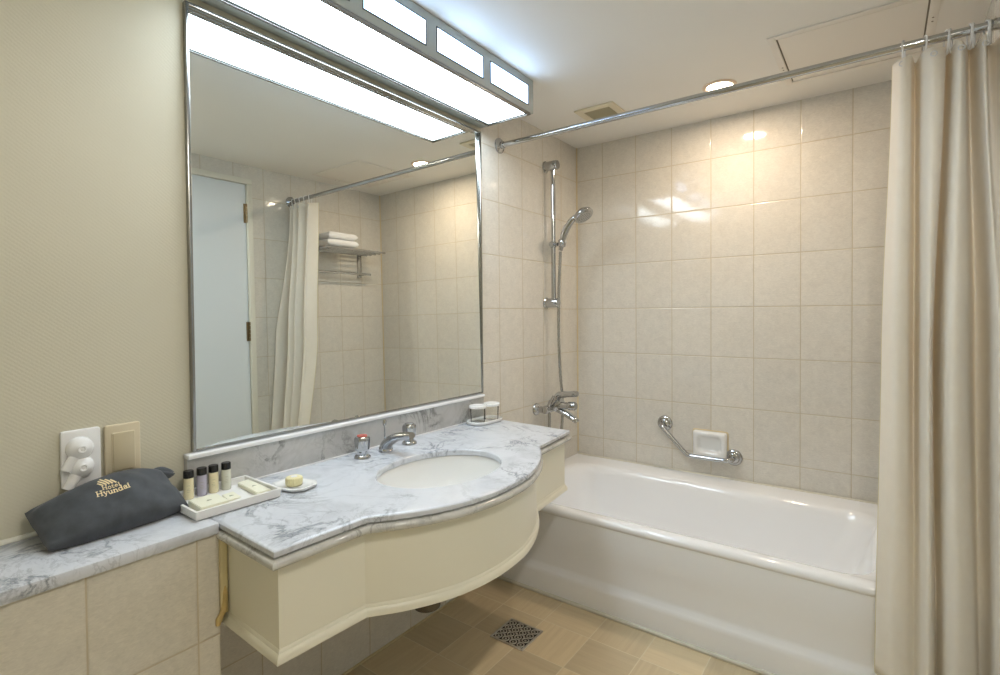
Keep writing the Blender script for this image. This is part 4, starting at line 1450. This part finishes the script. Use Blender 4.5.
def arc(cx_, cy_, rx, ry, a0, a1, n=9):
    return [(cx_ + rx * math.cos(math.radians(a0 + (a1 - a0) * k / n)), cy_ + ry * math.sin(math.radians(a0 + (a1 - a0) * k / n))) for k in range(n + 1)]

# letters: strokes in a unit box, x-height 0.66, cap height 1; (points, weight factor), advance
SR = 0.055
def serif(x, y, w=0.16):
    return ([(x - w, y), (x + w, y)], 0.55)
LET = {
    'H': ([([(0.16, 0.03), (0.16, 0.97)], 1.25), ([(0.72, 0.03), (0.72, 0.97)], 1.25), ([(0.16, 0.5), (0.72, 0.5)], 0.7), serif(0.16, 0.03), serif(0.16, 0.97), serif(0.72, 0.03), serif(0.72, 0.97)], 0.93),
    'o': ([(arc(0.30, 0.33, 0.23, 0.32, 0, 360, 14), 1.0)], 0.64),
    't': ([([(0.18, 0.85), (0.18, 0.14)] + arc(0.32, 0.14, 0.14, 0.12, 180, 300, 4), 1.1), ([(0.02, 0.64), (0.40, 0.64)], 0.6)], 0.46),
    'e': ([([(0.09, 0.37), (0.50, 0.37)] + arc(0.30, 0.34, 0.21, 0.31, 8, 320, 12), 0.95)], 0.62),
    'l': ([([(0.16, 0.03), (0.16, 1.0)], 1.2), serif(0.16, 0.03, 0.15), ([(0.03, 0.99), (0.16, 0.99)], 0.55)], 0.36),
    'y': ([([(0.10, 0.64), (0.33, 0.06)], 1.15), ([(0.56, 0.64), (0.30, -0.10), (0.20, -0.24), (0.06, -0.24)], 0.8), serif(0.10, 0.64, 0.13), serif(0.55, 0.64, 0.12)], 0.64),
    'u': ([([(0.14, 0.64), (0.14, 0.22)] + arc(0.30, 0.20, 0.16, 0.17, 180, 340, 6) + [(0.50, 0.30)], 1.1), ([(0.52, 0.66), (0.52, 0.03)], 1.15), ([(0.02, 0.64), (0.14, 0.64)], 0.55), ([(0.40, 0.64), (0.52, 0.64)], 0.55), ([(0.52, 0.03), (0.66, 0.03)], 0.55)], 0.69),
    'n': ([([(0.15, 0.66), (0.15, 0.03)], 1.15), ([(0.15, 0.44)] + arc(0.34, 0.44, 0.18, 0.19, 150, 0, 6) + [(0.53, 0.03)], 1.1), serif(0.15, 0.03, 0.14), serif(0.53, 0.03, 0.14), ([(0.02, 0.64), (0.15, 0.64)], 0.55)], 0.70),
    'd': ([(arc(0.29, 0.33, 0.22, 0.31, 40, 320, 11), 1.05), ([(0.50, 1.0), (0.50, 0.03)], 1.2), ([(0.36, 0.99), (0.50, 0.99)], 0.55), ([(0.50, 0.03), (0.63, 0.03)], 0.55)], 0.68),
    'a': ([(arc(0.28, 0.46, 0.18, 0.19, 160, 0, 6) + [(0.46, 0.04)], 1.05), (arc(0.27, 0.20, 0.19, 0.17, 60, 330, 9), 0.95), ([(0.46, 0.03), (0.58, 0.03)], 0.55)], 0.60),
    'i': ([([(0.17, 0.66), (0.17, 0.03)], 1.2), serif(0.17, 0.03, 0.14), ([(0.05, 0.64), (0.17, 0.64)], 0.55), ([(0.11, 0.90), (0.23, 0.90)], 1.1)], 0.36),
}

def write(text, x, y, width, cap, weight):
    bm = bmesh.new()
    total = sum(LET[c][1] for c in text)
    k = width / total
    xx = x
    for c in text:
        for pts, wf in LET[c][0]:
            add_poly(bm, [(xx + px * k, y + py * cap) for px, py in pts], weight * wf)
        xx += LET[c][1] * k
    return bm

obj('lettering', write('Hotel', -18, -66, 258, 58, 8.5), M['gold'], pch)
obj('lettering', write('Hyundai', -119, -154, 473, 84, 12.5), M['gold'], pch)
bm = bmesh.new()
for p0, p1, w_ in (((-48.7, 69.8), (10.9, 2.3), 22), ((-24.8, 120), (58.3, 5.2), 24), ((12.8, 157), (99.5, 4.6), 24), ((74.6, 125), (145.5, 2.7), 24), ((135.9, 83), (196, -0.5), 22)):
    add_stroke(bm, p0, p1, w_, 6)
obj('emblem', bm, M['gold'], pch)
